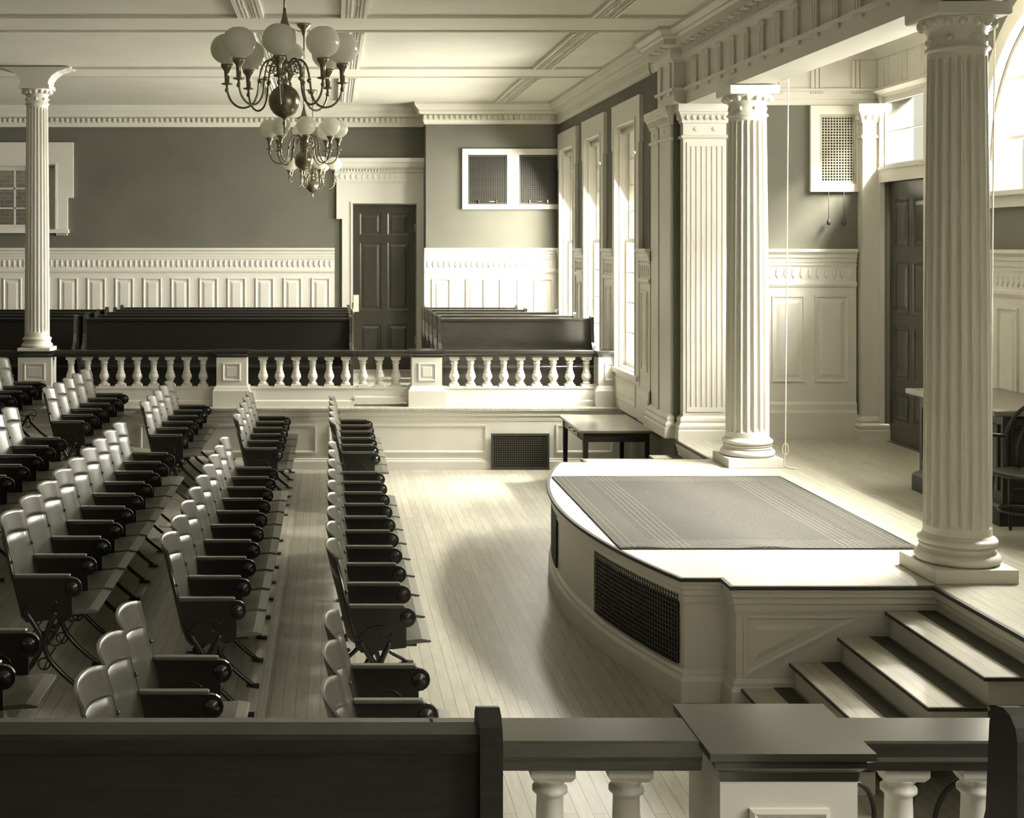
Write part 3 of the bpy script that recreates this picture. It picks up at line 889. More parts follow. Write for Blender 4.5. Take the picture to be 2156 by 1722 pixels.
gp = [(SC - AR * .98 * math.cos(PI * k / 24), AZ0 + AR * .98 * math.sin(PI * k / 24)) for k in range(25)] + [(SC + AR * .98, ASILL), (SC - AR * .98, ASILL)]
MB().prism(gp, M, -.066, -.062).build('window_glass', M_GLASS, wa)
# transom over the stage door
mb = MB()
mb.mbox(M, TD1, TD1 + .035, PL, TRZ1, 0, .05); mb.mbox(M, TD0 - .14, TD0, PL, TRZ1, 0, .05)
mb.mbox(M, TD0, TD1, TDH, TRZ0, -.04, .05)
mb.mbox(M, TD0 - .0, TD1 + .0, TRZ0 - .03, TRZ0, -.06, .07)
mb.run(M, TD0 - .18, TD1 + .01, [(0, TRZ1), (.05, TRZ1), (.06, TRZ1 + .02), (.12, TRZ1 + .05), (.12, TRZ1 + .06), (0, TRZ1 + .06)])
wt = struct('window_8', mb, M_WHITE)
s = MB(); s.mbox(M, TD0, TD0 + .02, TRZ0, TRZ1, -.03, -.0); s.mbox(M, TD1 - .02, TD1, TRZ0, TRZ1, -.03, -.0)
s.mbox(M, TD0 + .02, TD1 - .02, TRZ0, TRZ0 + .03, -.03, -.0); s.mbox(M, TD0 + .02, TD1 - .02, TRZ1 - .03, TRZ1, -.03, -.0); s.mbox(M, TD0 + .02, TD1 - .02, 3.955, 3.967, -.03, -.01)
s.build('window_sash', M_WHITE, wt)
MB().mbox(M, TD0 + .03, TD1 - .03, TRZ0 + .03, TRZ1 - .03, -.02, -.016).build('window_glass', M_GLASS, wt)

def panel_door(name, M, u0, u1, v0, v1, d, rows, cols=2):
    o = MB(); o.mbox(M, u0, u1, v0, v1, d - .045, d - .012)
    wd = u1 - u0; st = .11; mid = .10
    pw = (wd - 2 * st - mid * (cols - 1)) / cols
    xs = [(u0 + st + k * (pw + mid), u0 + st + k * (pw + mid) + pw) for k in range(cols)]
    # stiles and rails
    o.mbox(M, u0, u0 + st, v0, v1, d - .012, d); o.mbox(M, u1 - st, u1, v0, v1, d - .012, d)
    for k in range(cols - 1): o.mbox(M, xs[k][1], xs[k + 1][0], v0, v1, d - .012, d)
    zs = [v0] + [z for r in rows for z in r] + [v1]
    for i in range(0, len(zs), 2):
        for a, b in xs: o.mbox(M, a, b, zs[i], zs[i + 1], d - .012, d)
    door = struct(name, o, M_DOOR)
    p = MB()
    for (z0, z1) in rows:
        for a, b in xs: p.rect(M, a + .002, b - .002, z0 + .002, z1 - .002, [(0, d + .004), (.018, d - .002), (.022, d - .010), (.035, d - .010), (.07, d + .006), (.071, d + .006)])
    p.build('door_panel', M_DOOR, door)
    return door
d1 = panel_door('door_1', MF(YFL), DX0 + .01, DX1 - .01, PL + .01, DTOP - .01, -.06, [(PL + .25, PL + .75), (PL + .98, PL + 1.08 + 1.0), (PL + 2.2, PL + 2.56)])
k = MB(); k.sphere((DX0 + .09, YFL + .02, PL + 1.0), .028, 12, 8); k.build('door_knob', M_BRASS, d1)
k = MB(); k.mbox(MF(YFL), DX1 - .03, DX1 + .01, 3.02, 3.14, -.05, .0); k.mbox(MF(YFL), DX1 - .03, DX1 + .01, 1.2, 1.32, -.05, .0); k.build('door_hinge', M_BRASS, d1)
d2 = panel_door('door_2', MR(XS), TD0 + .01, TD1 - .01, PL + .01, TDH - .01, -.05, [(PL + .22, PL + .52), (PL + .66, PL + 1.2), (PL + 1.34, PL + 1.86), (PL + 2.0, PL + 2.50)])
# far door surround
M = MF(YFL); mb = MB()
mb.mbox(M, DX0 - .17, DX0, PL, DTOP, 0, .05); mb.mbox(M, DX1, XR - .002, PL, DTOP, 0, .05)
mb.mbox(M, DX0 - .26, XR - .002, DTOP, 3.79, 0, .05)
mb.mbox(M, DX0 - .26, DX0 - .17, 3.22, DTOP, 0, .05)
mb.mbox(M, DX0 - .03, DX0, PL, DTOP, .05, .065); mb.mbox(M, DX0 - .03, DX1 + .0, DTOP, DTOP + .03, .05, .065)
mb.run(M, DX0 - .26, XR - .002, [(0, 3.79), (.055, 3.79), (.065, 3.83), (.055, 3.84), (.055, 3.96), (.075, 3.97), (.075, 4.02), (.10, 4.03), (.13, 4.06), (.15, 4.12), (.17, 4.13), (.17, 4.20), (0, 4.20)])
dentils(mb, M, DX0 - .24, XR - .02, 3.985, 4.02, .07, .10, .05)
ornament_row(mb, M, DX0 - .24, XR - .03, 3.85, 3.95, .09, .05)
mb.mbox(M, DX0, DX1, PL, PL + .01, -.2, 0)
struct('trim_18', mb, M_WHITE)
# far left window
mb = MB()
casing_eared(mb, M, WX0, WX1, WZ0, WZ1, cw=.20, ear=.09, earh=.90, head=.36, d=.05)
mb.mbox(M, WX0 - .24, WX1 + .22, WZ0 - .06, WZ0, 0, .09); dentils(mb, M, WX1 + .01, WX1 + .2, WZ0 - .10, WZ0 - .06, 0, .04, .03)
mb.mbox(M, WX0, WX0 + .02, WZ0, WZ1, -.3, 0); mb.mbox(M, WX1 - .02, WX1, WZ0, WZ1, -.3, 0)
mb.mbox(M, WX0 + .02, WX1 - .02, WZ1 - .02, WZ1, -.3, 0); mb.mbox(M, WX0 + .02, WX1 - .02, WZ0, WZ0 + .02, -.3, 0)
wl = struct('window_9', mb, M_WHITE)
s = MB()
s.mbox(M, WX0 + .02, WX0 + .07, WZ0 + .02, WZ1 - .02, -.2, -.16); s.mbox(M, WX1 - .14, WX1 - .02, WZ0 + .02, WZ1 - .02, -.2, -.16)
s.mbox(M, WX0 + .07, WX1 - .14, WZ0 + .02, WZ0 + .08, -.2, -.16); s.mbox(M, WX0 + .07, WX1 - .14, WZ1 - .08, WZ1 - .02, -.2, -.16)
for x in (-5.20, -4.93, -5.46): s.mbox(M, x - .012, x + .012, WZ0 + .08, WZ1 - .08, -.195, -.17)
for z in (3.40, 3.72): s.mbox(M, WX0 + .07, WX1 - .14, z - .012, z + .012, -.195, -.17)
s.build('window_sash', M_WHITE, wl)
MB().mbox(M, WX0 + .06, WX1 - .13, WZ0 + .06, WZ1 - .06, -.19, -.186).build('window_glass', M_GLASS, wl)
o = MB().box(-8, -2.5, 23.2, 23.4, 0, 6.5).build('wall_outside', brick_material()); o['kind'] = 'structure'

# ------------------------------------------------------------------ stage platform with curved podium
t = thing('stage_platform', (3.0, SC, 0), 'raised stage floor with curved white podium front and dark lattice panels', 'stage')
SX = 3.585
arc = []
R = 6.25; ccx = 1.76 + R
for k in range(0, 25):
    y = 7.96 + (2 * (SC - 7.96)) * k / 24
    arc.append((ccx - math.sqrt(R * R - (y - SC) ** 2), y))
ax0 = arc[0][0]
outline = [(SX, 7.77), (2.38, 7.77), (2.38, 7.96)] + arc + [(2.38, my(7.96)), (2.38, my(7.77)), (SX, my(7.77))]
full = [(SX, my(13.62))] + outline + [(SX, 13.62)]
def fill_top(mb, poly, z0, z1):
    mb.prism(poly, lambda u, v, d: (u, v, d), z0, z1)
top = MB(); fill_top(top, full + [(3.66, 13.62), (3.66, ZA - .01), (XS, ZA - .01), (XS, my(ZA) + .01), (3.66, my(ZA) + .01), (3.66, my(13.62))], PL - .02, PL)
top.build('stage_floor', M_STAGE, t)
body = MB()
body.sweep(full, [(-.03, 0), (-.03, PL - .02), (-.06, PL - .02), (-.06, 0)], side=1)
body.build('podium_wall', M_WHITE, t)
bm_ = MB()
bm_.sweep(full, [(-.03, PL - .165), (-.022, PL - .165), (-.018, PL - .15), (-.018, PL - .12), (-.008, PL - .11), (-.008, PL - .08), (.004, PL - .07), (.004, PL - .045), (.012, PL - .04), (.012, PL - .022), (-.03, PL - .022)], side=1)
bm_.sweep(full, [(-.03, 0), (.008, 0), (.008, .13), (.000, .145), (-.008, .155), (-.008, .175), (-.022, .19), (-.03, .195)], side=1)
bm_.build('podium_moulding', M_WHITE, t)
ns = MB(); ns.sweep(full, [(-.03, PL - .022), (.022, PL - .022), (.026, PL - .012), (.022, PL + .001), (-.004, PL + .001), (-.004, PL - .0), (-.03, PL - .003)], side=1)
ns.build('floor_nosing', M_CARPET, t)
# triangular stair-side panel
for Mx, mir in ((MF(7.80), False), (MBk(my(7.80)), True)):
    p = MB(); p.relief(Mx, [(2.45, .20), (2.45, .58), (3.20, .58)], [(0, .0), (.003, .012), (.018, .014), (.03, .003), (.06, .003), (.09, .012)])
    p.build('side_panel', M_WHITE, t)
# curved grilles
def curved_patch(m, y0, y1, z0, z1, d, n=14):
    rows = []
    for k in range(n + 1):
        y = y0 + (y1 - y0) * k / n
        nx = (ccx - (ccx - math.sqrt(R * R - (y - SC) ** 2))) / R; ny = -(y - SC) / R
        x = ccx - math.sqrt(R * R - (y - SC) ** 2)
        px = x - nx * d; py = y - ny * -d * 1.0
        px2 = x - nx * (d - .006)
        rows.append([(px, y, z0), (px, y, z1), (px2, y, z1), (px2, y, z0)])
    m.loft(rows, True, True)
for y0, y1 in ((8.03, 9.18), (10.42, 12.10)):
    g = MB(); curved_patch(g, y0, y1, .215, .66, -.022); gb = g.build('vent_opening', M_BLACK, t)
    g = MB(); n_ = int((y1 - y0) / .03)
    for k in range(n_ + 1): y = y0 + (y1 - y0) * k / n_; curved_patch(g, y, min(y + .006, y1), .215, .66, -.014, 1)
    for k in range(16): z = .215 + .445 * k / 15; curved_patch(g, y0, y1, z - .003, z + .003, -.012, 12)
    g.build('lattice', M_GRILL, gb)

def staircase(mir, label):
    t = thing('staircase', (3.0, 7.2 if not mir else my(7.2), 0), label, 'stairs')
    ya, yb = (6.60, 7.765) if not mir else (my(7.765), my(6.60))
    for k in range(4, 0, -1):
        x1 = SX - .285 * (k - 1); x0 = SX - .285 * k; z = PL - .152 * k
        e = -1 if not mir else 1
        MB().box(x0 + .02, x1 + .02, ya + .015, yb - (0 if not mir else .015), 0 if k == 4 else z - .152 + .0, z - .022).build('step_block', M_WHITE, t)
        MB().cbox(x0 - .012, x1 + .018, ya - (.015 if not mir else 0), yb + (0 if not mir else .015), z - .022, z, .004).build('tread', M_STAGE, t)
        MB().box(x1 - .108, x1 + .002, ya - (.012 if not mir else 0), yb + (0 if not mir else .012), z - .002, z + .004).build('tread_mat', M_CARPET, t)
        q = MB(); q.box(x0 - .016, x0 - .010, ya - .015, yb, z - .021, z - .002)
        if not mir: q.box(x0 - .016, x1 + .0, ya - .021, ya - .0155, z - .021, z - .002)
        q.build('tread_nosing', M_CARPET, t)
staircase(False, 'four light steps with dark mats at the near side of the podium')
staircase(True, 'four light wooden steps behind the podium beside the table')

rug = thing('rug', ((1.92 + 3.90) / 2, (8.70 + 11.42) / 2, PL), 'large woven grey rug with striped borders on the podium floor', 'rug')
m = MB(); X0, X1, Y0, Y1 = 1.925, 3.62, 8.70, 11.40
X1 = 3.90
nx_, ny_ = 40, 40
def rz(x, y):
    e = min(x - X0, X1 - x, y - Y0, Y1 - y)
    return PL + .010 + .003 * math.sin(x * 9 + y * 3) * (1 if e > .05 else .5) + (.006 * max(0, math.sin(x * 7)) if y - Y0 < .08 else 0)
vs = [(X0 + (X1 - X0) * i / nx_, Y0 + (Y1 - Y0) * j / ny_ + .006 * math.sin(i * .7) * (1 if j in (0, ny_) else 0)) for j in range(ny_ + 1) for i in range(nx_ + 1)]
V = [(x, y, rz(x, y)) for x, y in vs]; V2 = [(x, y, PL + .0015) for x, y in vs]
fs = [(j * (nx_ + 1) + i, j * (nx_ + 1) + i + 1, (j + 1) * (nx_ + 1) + i + 1, (j + 1) * (nx_ + 1) + i) for j in range(ny_) for i in range(nx_)]
nn = len(V); bd = [i for i in range(nx_ + 1)] + [j * (nx_ + 1) + nx_ for j in range(1, ny_ + 1)] + [ny_ * (nx_ + 1) + i for i in range(nx_ - 1, -1, -1)] + [j * (nx_ + 1) for j in range(ny_ - 1, 0, -1)]
m.add(V + V2, fs + [tuple(q + nn for q in f) for f in fs] + [(bd[i], bd[(i + 1) % len(bd)], bd[(i + 1) % len(bd)] + nn, bd[i] + nn) for i in range(len(bd))])
m.build('weave', M_RUG, rug)
m = MB(); m.sweep([(X0, Y0), (X1, Y0), (X1, Y1), (X0, Y1)], [(-.002, .001), (.010, .001), (.010, .012), (-.002, .012)], side=-1, z0=PL, closed=True)
m.build('binding', M_CARPET, rug)

# ------------------------------------------------------------------ table, desk
def leg_table(name, label, x0, x1, y0, y1, ztop, zb, m_, th=.03, ap=.10, lw=.055, drawer=True):
    t = thing(name, ((x0 + x1) / 2, (y0 + y1) / 2, zb), label, 'table')
    MB().cbox(x0, x1, y0, y1, ztop - th, ztop, .006).build('tabletop', m_, t)
    i = .05
    a = MB()
    a.box(x0 + i, x1 - i, y0 + i, y0 + i + .022, ztop - th - ap, ztop - th); a.box(x0 + i, x1 - i, y1 - i - .022, y1 - i, ztop - th - ap, ztop - th)
    a.box(x0 + i, x0 + i + .022, y0 + i, y1 - i, ztop - th - ap, ztop - th); a.box(x1 - i - .022, x1 - i, y0 + i, y1 - i, ztop - th - ap, ztop - th)
    n_ = 40
    for k in range(n_): x = x0 + i + (x1 - x0 - 2 * i) * k / n_; a.box(x, x + .010, y0 + i - .005, y0 + i, ztop - th - ap, ztop - th - ap + .012)
    a.build('apron', M_DARK, t)
    for sx in (0, 1):
        for sy in (0, 1):
            cx = x0 + i + lw / 2 - .008 if sx == 0 else x1 - i - lw / 2 + .008
            cy = y0 + i + lw / 2 - .008 if sy == 0 else y1 - i - lw / 2 + .008
            MB().sqlathe((cx, cy, zb), [(lw * .36, 0), (lw * .5, ztop - th - ap - zb), (lw * .5, ztop - th - zb)]).build('leg', M_DARK, t)
    if drawer:
        d = MB(); d.mbox(MR(x0 + i), (y0 + y1) / 2 - .3, (y0 + y1) / 2 + .3, ztop - th - ap + .015, ztop - th - .012, 0, .008)
        dd = d.build('drawer', m_, t)
        kb = MB()
        for yy in (-.15, .15): kb.sphere((x0 + i - .02, (y0 + y1) / 2 + yy, ztop - th - ap / 2), .012, 10, 6)
        kb.build('drawer_knob', M_BRASS, dd)
    return t
leg_table('writing_table', 'oblong varnished table with square legs against the far platform front', 2.71, 3.52, 14.28, 15.66, .76, 0, M_TABLE)
# desk on the stage
t = thing('desk', (5.15, 10.12, PL), 'large dark pedestal desk at the back of the stage, half hidden by the near column', 'desk')
dx0, dx1, dy0, dy1, dz = 4.76, 5.55, 9.38, 10.86, PL + .84
MB().cbox(dx0, dx1, dy0, dy1, dz - .045, dz, .008).build('desktop', M_TABLE, t)
for a, b in ((dy0 + .07, dy0 + .50), (dy1 - .50, dy1 - .07)):
    MB().box(dx0 + .09, dx1 - .08, a, b, PL + .16, dz - .045).build('pedestal_cabinet', M_DARK, t)
    m = MB(); m.sweep([(dx0 + .09, a), (dx1 - .08, a), (dx1 - .08, b), (dx0 + .09, b)], [(0, 0), (.045, 0), (.045, .13), (.03, .15), (.0, .17)], side=-1, z0=PL, closed=True)
    m.box(dx0 + .1, dx1 - .1, a, b, PL, PL + .16); m.build('plinth', M_DARK, t)
    m = MB()
    m.rect(MR(dx0 + .09), a + .05, b - .05, PL + .24, dz - .12, [(0, 0), (0, .012), (.02, .014), (.03, .004), (.05, .004)])
    m.rect(MF(a), dx0 + .14, dx1 - .13, PL + .24, dz - .12, [(0, 0), (0, .012), (.02, .014), (.03, .004), (.05, .004)])
    m.build('side_panel', M_DARK, t)
MB().box(dx0 + .12, dx0 + .14, dy0 + .5, dy1 - .5, PL + .12, dz - .05).build('modesty_panel', M_DARK, t)

# ------------------------------------------------------------------ cords
t = thing('hanging_cord', (4.12, 11.9, PL), 'long pale cord hanging beside the far stage column to the floor', 'cord')
pts = [(4.16 - .035 * k / 20, 11.9, CEIL - .03 - (CEIL - .03 - PL - .15) * k / 20) for k in range(21)]
pts += [(4.12, 11.9, PL + .08), (4.11, 11.89, PL + .012), (4.14, 11.84, PL + .008), (4.20, 11.80, PL + .008)]
MB().tube(pts, .0055, 6).build('cord', M_CORD, t)
MB().tube([(4.125 + .028 * math.sin(2 * PI * k / 12), 11.895, PL + .17 + .05 * math.cos(2 * PI * k / 12)) for k in range(12)], .004, 6, closed=True).build('loop_knot', M_CORD, t)
t = thing('hanging_cord', (4.50, 8.92, PL), 'thin pale cord hanging straight down just right of the near column', 'cord')
MB().tube([(4.53, 8.92, CEIL - .03), (4.505, 8.92, 2.6), (4.50, 8.92, PL + .01)], .005, 6).build('cord', M_CORD, t)
MB().lathe((4.50, 8.92, PL), [(.012, .0), (.018, .01), (.018, .05), (.006, .065)], 10).build('weight', M_CORD, t)

# ------------------------------------------------------------------ pews
def pew(x0, x1, y, face, label, group=None, zb=PL, top=1.07, m_=None, me=None):
    """face = -1 faces the viewer, +1 faces away; y is the plane of the backrest"""
    t = thing('pew', ((x0 + x1) / 2, y, zb), label, 'pew', group)
    m_ = m_ or M_DARK; Y = lambda d: y + face * d
    def bx(m, a, b, d0, d1, z0, z1): m.box(a, b, min(Y(d0), Y(d1)), max(Y(d0), Y(d1)), z0, z1)
    m = MB(); bx(m, x0 + .03, x1 - .03, -.015, .015, zb + .12, zb + top - .04)
    bx(m, x0 + .03, x1 - .03, -.022, -.015, zb + .55, zb + .60)
    m.build('backrest', m_, t)
    m = MB(); m.cbox(x0 + .03, x1 - .03, min(Y(-.035), Y(.045)), max(Y(-.035), Y(.045)), zb + top - .05, zb + top - .012, .008); m.build('top_rail', m_, t)
    m = MB(); m.cbox(x0 + .03, x1 - .03, min(Y(.0), Y(.42)), max(Y(.0), Y(.42)), zb + .42, zb + .455, .008); bx(m, x0 + .03, x1 - .03, .34, .36, zb + .0, zb + .42); m.build('seat', m_, t)
    pr = [(-.05, 0), (.44, 0), (.44, .48), (.46, .56), (.44, .62), (.36, .64), (.22, .66), (.12, .74), (.075, .86), (.06, top - .02)]
    for k in range(1, 6): a = PI * k / 6; pr.append((.005 + .055 * math.cos(a), top - .02 + .05 * math.sin(a)))
    pr += [(-.05, top - .02)]
    for a, b in ((x0, x0 + .045), (x1 - .045, x1)):
        m = MB(); m.prism(pr, lambda u, v, d: (d, y + face * u, zb + v), a, b); m.build('pew_end', me or M_RAIL, t)
    return t
names = ['nearest the balustrade', 'second from the balustrade', 'third from the balustrade', 'fourth from the balustrade', 'against the far wall']
for i, yy in enumerate((17.45, 18.27, 19.07, 19.82, 20.50)):
    pew(-3.32, .27, yy, -1, 'long dark pew left of the far door, ' + names[i], 'pews left of the far door')
    pew(1.40, (3.48, 3.40, 3.30, 2.95, 2.90)[i], yy, -1, 'short dark pew right of the far door, ' + names[i], 'pews right of the far door', m_=M_RAIL)  # lighter wood than the left pews: the window light put into their colour
    if i < 4: pew(-7.0, -3.40, yy, -1, 'dark pew behind the slim left column, ' + names[i], 'pews at the far left')
pew(-3.4, .335, 2.615, 1, 'very dark foreground pew filling the lower left corner', top=1.065, me=M_DARK)
pew(1.345, 3.4, 2.615, 1, 'dark pew with rounded end at the lower right corner', top=1.065, me=M_DARK)

t = thing('aisle_post', (.262, 17.1, PL), 'slender pale post with a white card at the end of the far left pews', 'post')
MB().lathe((.262, 17.1, PL), [(.03, 0), (.03, .02), (.010, .03), (.010, 1.12), (.022, 1.14), (.022, 1.18), (.008, 1.2), (.008, 1.28)], 12).build('pole', M_BRASS, t)
MB().box(.275, .345, 17.09, 17.11, 1.92, 2.14).build('card', M_PAPER, t)

# ------------------------------------------------------------------ auditorium seats
SWD = .505
def seat_master(slope):
    """one tip-up auditorium chair facing +X, origin on the floor under its middle"""
    fz = lambda x: -slope * (x - .2)
    t = thing('auditorium_seat', (0, 0, 0), 'x', 'seat')
    def bx_(z): # x position of backrest at height z
        if z <= .65: return .0 + (.65 - z) * .22
        return -(z - .65) * .25
    def shell(z0, z1f, off, thick, w0, nu=12, nv=6, wtop=None):
        m = MB(); fr = []; bk = []
        for j in range(nv + 1):
            for i in range(nu + 1):
                u = -1 + 2 * i / nu
                z1 = z1f(u); z = z0(u) + (z1 - z0(u)) * j / nv
                conc = .058 * (1 - u * u)
                x = bx_(z) - conc + off
                fr.append((x, u * w0 / 2, z)); bk.append((x - thick, u * w0 / 2, z))
        W = nu + 1; N = len(fr)
        f = []
        for j in range(nv):
            for i in range(nu):
                a = j * W + i; f.append((a, a + 1, a + W + 1, a + W)); f.append((N + a, N + a + W, N + a + W + 1, N + a + 1))
        m.add(fr + bk, f, True)
        o = len(m.v) - 2 * N; rim = [i for i in range(W)] + [j * W + nu for j in range(1, nv + 1)] + [nv * W + i for i in range(nu - 1, -1, -1)] + [j * W for j in range(nv - 1, 0, -1)]
        for i in range(len(rim)):
            a, b = rim[i], rim[(i + 1) % len(rim)]; m.f.append([o + a, o + b, o + b + N, o + a + N])
        return m
    ztop = lambda u: .975 - .030 * abs(u) ** 3
    zmid = lambda u: .845 - .030 * u * u
    shell(lambda u: .43, lambda u: .86 - .02 * u * u, 0, .010, .484).build('backrest', M_BACK, t)
    shell(zmid, ztop, .005, .013, .500).build('top_rail', M_BACK, t)
    # seat pan
    m = MB(); rings = []
    for k in range(9):
        x = .04 + .445 * k / 8
        z = .452 - .012 * math.sin(PI * min(1, k / 7)) - (.010 if k == 8 else 0) + .004 * k / 8
        th = .026 if k < 8 else .012
        rings.append([(x, -.222, z), (x, .222, z), (x, .222, z - th), (x, -.222, z - th)])
    m.loft(rings, True, True); m.build('seat', M_SEAT, t, bevel=.004)
    MB().box(.08, .40, -.20, .20, .405, .425).build('seat_support', M_IRON, t)
    def side(y, end):
        objs = []
        m = MB(); pr = [(.0, .645), (.27, .650), (.318, .668)]
        m.cbox(-.005, .325, y - .020, y + .020, .648, .668, .005)
        objs.append(m.build('armrest', M_BACK, t))
        m = MB(); P_ = [(-.005, .645), (.29, .645)]
        for k in range(9): a = PI / 2 - PI * k / 8; P_.append((.335 + .058 * math.cos(a), .592 + .058 * math.sin(a)))
        P_ += [(.335, .50), (.335, .415), (.07, .385), (.035, .42), (.01, .54)]
        m.prism(P_, lambda u, v, d: (u, d, v), y - .010, y + .010)
        for s in (-1, 1):
            m.lathe((.338, y + s * .010, .592), [(.040, 0), (.034, .008), (.020, .010), (.016, .016), (.004, .018)], 14, mat=Matrix.Rotation(-s * PI / 2, 3, 'X'))
            m.tube([(.05, y + s * .011, .47), (.12, y + s * .013, .53), (.20, y + s * .013, .54), (.25, y + s * .013, .50), (.22, y + s * .012, .46), (.18, y + s * .012, .49)], .005, 6)
        fr = m.build('side_frame', M_IRON, t); objs.append(fr)
        m = MB(); m.tube([(.24, y, .45), (.20, y, .36), (.17, y, .27), (.20, y, .17), (.28, y, .08), (.36, y, .035 + fz(.36)), (.40, y, .012 + fz(.40))], [.020, .018, .016, .016, .015, .014, .012], 8)
        m.box(.36, .44, y - .025, y + .025, fz(.40), .012 + fz(.40)); objs.append(m.build('front_leg', M_IRON, t))
        m = MB(); m.tube([(.06, y, .45), (.12, y, .36), (.16, y, .27), (.12, y, .17), (.06, y, .09), (.0, y, .035 + fz(0)), (-.03, y, .012 + fz(-.03))], [.020, .018, .016, .016, .015, .014, .012], 8)
        m.box(-.07, .01, y - .025, y + .025, fz(-.03), .012 + fz(-.03)); objs.append(m.build('rear_leg', M_IRON, t))
        m = MB()
        for (cx, cz, r_) in ((.165, .37, .045), (.10, .29, .03), (.235, .28, .035), (.17, .14, .035)):
            m.tube([(cx + r_ * math.cos(2 * PI * k / 12), y, cz + r_ * math.sin(2 * PI * k / 12)) for k in range(12)], .006, 5, closed=True)
        m.tube([(.165, y, .40), (.10, y, .32), (.12, y, .27), (.235, y, .25), (.20, y, .18), (.17, y, .11)], .005, 5)
        objs.append(m.build('scrollwork', M_IRON, t))
        m = MB(); m.tube([(.045, y, .44), (.0 - .012, y, .65), (-.075, y, .90)], [.013, .012, .008], 6)
        for zz in (.56, .74): m.sphere((bx_(zz) + .004, y, zz), .011, 8, 6)
        objs.append(m.build('back_post', M_IRON, t))
        if end:
            for o in objs: o['_end'] = 1
    side(SWD / 2, False); side(-SWD / 2, True)
    return t
rows = [  # name, x of back joint, blocks
    ('front row', .10), ('second row', -.90), ('third row', -1.87), ('fourth row', -2.88), ('fifth row', -3.88)]
ordn = ['nearest', 'second', 'third', 'fourth', 'fifth', 'sixth', 'seventh', 'eighth', 'ninth']
blocks = {'near block': (my(15.95) + 0, 5, 6.60), 'middle block': (7.70, 9, None), 'far block': (13.42, 5, None)}
plan = {0: {'near block': 3, 'middle block': 9, 'far block': 5}, 1: {'near block': 3, 'middle block': 9, 'far block': 5},
        2: {'near block': 3, 'middle block': 9, 'far block': 5}, 3: {'middle block': 5, 'far block': 5}, 4: {'far block': 5}}
masters = {}
for ri, (rname, rx) in enumerate(rows):
    sl = 0 if ri == 0 else .14
    for bname, cnt in plan[ri].items():
        for k in range(cnt):
            if bname == 'near block': yc = 6.60 - SWD * (k + .5); isnear = False; fromfar = k
            elif bname == 'middle block':
                kk = k if cnt == 9 else 9 - cnt + k
                yc = 7.70 + SWD * (kk + .5); isnear = (k == 0); fromfar = cnt - 1 - k
            else: yc = 13.42 + SWD * (k + .5); isnear = (k == 0); fromfar = cnt - 1 - k
            if sl not in masters:
                masters[sl] = seat_master(sl); c = masters[sl]; first = True
            else:
                c = copy_tree(masters[sl]); first = False
            c.location = (rx, yc, slope_z(rx + .2))
            if not isnear:
                c['_trim'] = 1
            pos = {'near block': ('seat at the near, lower end', ), 'middle block': ('', ), 'far block': ('', )}
            if bname == 'near block': lab = f'{rname} tip-up seat, near block, {"at its far end" if k == 0 else ordn[k] + " from its far end"}'
            elif fromfar == 0: lab = f'{rname} tip-up seat, {bname}, at its far end'
            elif k == 0 and cnt in (5, 9) and not (ri == 3 and bname == 'middle block'): lab = f'{rname} tip-up seat, {bname}, at its near end'
            else: lab = f'{rname} tip-up seat, {bname}, {ordn[fromfar]} from its far end'
            lab = lab.replace('front row', 'dark wood and iron front-row').replace('second row', 'dark wood and iron second-row').replace('third row', 'dark wood and iron third-row').replace('fourth row', 'dark wood and iron fourth-row').replace('fifth row', 'dark wood and iron fifth-row')
            tag(c, lab, 'seat', 'auditorium seats in rows facing the stage')
kill = [ch for o in bpy.data.objects if o.get('_trim') for ch in o.children if ch.get('_end')]
for ch in kill: bpy.data.objects.remove(ch)

# ------------------------------------------------------------------ bentwood chairs
def bentwood(label, x, y, zb, rot, arms=False):
    t = thing('bentwood_chair', (x, y, zb), label, 'chair')
    t['_o'] = [0, 0, 0]
    MB().lathe((0, 0, .44), [(.19, 0), (.205, .006), (.208, .018), (.20, .03), (.17, .026), (.02, .020)], 32).build('seat', M_DARK, t)
    MB().tube([(.165 * math.cos(2 * PI * k / 20), .165 * math.sin(2 * PI * k / 20), .20) for k in range(20)], .009, 6, closed=True).build('leg_ring', M_DARK, t)
    for sx in (-1, 1):
        MB().tube([(sx * .15, -.15, .44), (sx * .16, -.165, .3), (sx * .175, -.19, .12), (sx * .19, -.215, 0)], [.016, .015, .013, .011], 8).build('leg', M_DARK, t)
        MB().tube([(sx * .15, .13, .45), (sx * .16, .15, .3), (sx * .18, .20, .12), (sx * .20, .25, 0)], [.016, .015, .013, .011], 8).build('leg', M_DARK, t)
    hoop = []
    for k in range(25):
        a = PI * k / 24; hoop.append((.20 * math.cos(a), .15 + .09 * math.sin(a), .62 + .30 * math.sin(a)))
    hoop = [(.165, .12, .45), (.19, .14, .53)] + hoop + [(-.19, .14, .53), (-.165, .12, .45)]
    MB().tube(hoop, .014, 8).build('back_hoop', M_DARK, t)
    ih = [(.10, .15, .46)] + [(.115 * math.cos(PI * k / 16), .165 + .06 * math.sin(PI * k / 16), .60 + .21 * math.sin(PI * k / 16)) for k in range(17)] + [(-.10, .15, .46)]
    MB().tube(ih, .010, 8).build('inner_hoop', M_DARK, t)
    if arms:
        ar = [(-.20, .16, .68), (-.27, .05, .69), (-.29, -.08, .69), (-.25, -.17, .66), (-.21, -.16, .55), (-.19, -.10, .46)]
        MB().tube(ar, .013, 8).build('arm', M_DARK, t); MB().tube([(-a, b, c) for a, b, c in ar], .013, 8).build('arm', M_DARK, t)
    t.rotation_euler = (0, 0, rot)
    return t
bentwood('dark bentwood armchair on the stage at the right edge, beside the desk', 4.76, 8.98, PL, math.radians(-50), True)
bentwood('dark bentwood chair below the foreground rail, right of the square newel', 1.88, 5.02, 0, math.radians(188))
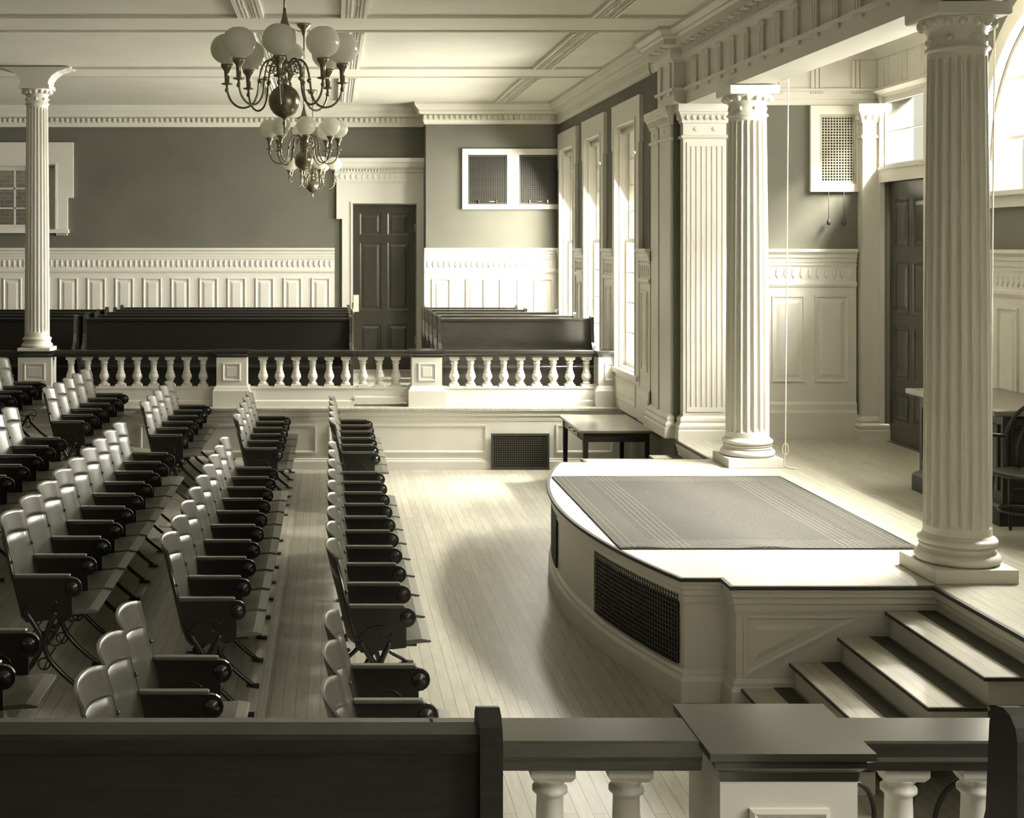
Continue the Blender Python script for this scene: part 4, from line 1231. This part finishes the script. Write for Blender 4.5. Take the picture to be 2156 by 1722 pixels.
bentwood('dark bentwood chair beneath the foreground rail, between the two rightmost balusters', 2.42, 5.05, 0, math.radians(165))

# ------------------------------------------------------------------ chandeliers
def chandelier():
    t = thing('chandelier', (0, 0, 0), 'x', 'chandelier')
    H = CZ
    MB().lathe((0, 0, H), [(.006, 2.27), (.075, 2.265), (.07, 2.235), (.03, 2.20), (.018, 2.15), (.008, 2.13)], 24).build('ceiling_rose', M_BRASS, t)
    MB().tube([(0, 0, H + 2.15), (0, 0, H + .98)], .007, 8).build('rod', M_BRASS, t)
    MB().lathe((0, 0, H), [(.008, 1.44), (.012, 1.40), (.022, 1.36), (.034, 1.325), (.075, 1.300), (.078, 1.292), (.03, 1.280), (.010, 1.275)], 24).build('smoke_bell', M_BRASS, t)
    prof = [(.004, .68), (.006, .72), (.012, .745), (.006, .76), (.015, .775)]
    for k in range(1, 12): a = -PI / 2 + PI * k / 12; prof.append((.096 * math.cos(a), .875 + .100 * math.sin(a)))
    prof += [(.022, .978), (.03, .995), (.018, 1.01), (.014, 1.05), (.04, 1.065), (.055, 1.085), (.05, 1.105), (.02, 1.12), (.008, 1.16)]
    MB().lathe((0, 0, H), prof, 32).build('body', M_BRASS, t)
    R_ = .35
    for k in range(8):
        a = math.radians(-93 + 45 * k); c, s = math.cos(a), math.sin(a)
        pts = [(.03, 1.05), (.045, 1.10), (.08, 1.125), (.115, 1.115), (.14, 1.07), (.155, .99), (.165, .92), (.19, .865), (.235, .838), (.285, .845), (.325, .88), (.345, .93), (.35, .985)]
        m = MB(); m.tube([(r * c, r * s, H + z) for r, z in pts], .0065, 8)
        # curl near the hub and knop
        m.tube([((.085 + .025 * math.cos(q)) * c, (.085 + .025 * math.cos(q)) * s, H + 1.07 + .025 * math.sin(q)) for q in [2 * PI * j / 10 for j in range(10)]], .004, 5, closed=True)
        m.sphere((.150 * c, .150 * s, H + 1.0), .015, 10, 8)
        arm = m.build('arm', M_BRASS, t)
        m = MB(); m.lathe((R_ * c, R_ * s, H), [(.008, .93), (.014, .945), (.008, .96), (.008, .975), (.034, .98), (.034, .986), (.014, .99), (.016, 1.035), (.018, 1.06), (.036, 1.085), (.038, 1.10), (.030, 1.102)], 16)
        m.build('socket', M_BRASS, arm)
        g = []
        for j in range(0, 15): q = -PI / 2 + .36 + (PI - .36 - .42) * j / 14; g.append((.100 * math.cos(q), 1.195 + .094 * math.sin(q)))
        m = MB(); m.lathe((R_ * c, R_ * s, H), [(.034, 1.098)] + g + [(g[-1][0] - .004, g[-1][1]), (g[-1][0] - .006, g[-1][1] - .012)], 24, cap=False)
        m.build('glass_globe', M_GLOBE, arm)
    return t
ch = chandelier()
for i, (y, lab, rot) in enumerate(((7.90, 'largest brass chandelier with eight white globes, nearest the viewer', 0), (13.28, 'middle brass chandelier of the three, below the nearest one', 8), (19.0, 'smallest and farthest brass chandelier, beside the door head', 22))):
    c = ch if i == 0 else copy_tree(ch)
    c.location = (-.29, y, 0); c.rotation_euler = (0, 0, math.radians(rot))
    tag(c, lab, 'chandelier', 'chandeliers down the middle of the hall')

for o in bpy.data.objects:
    for k in ('_o', '_end', '_trim'):
        if k in o: del o[k]
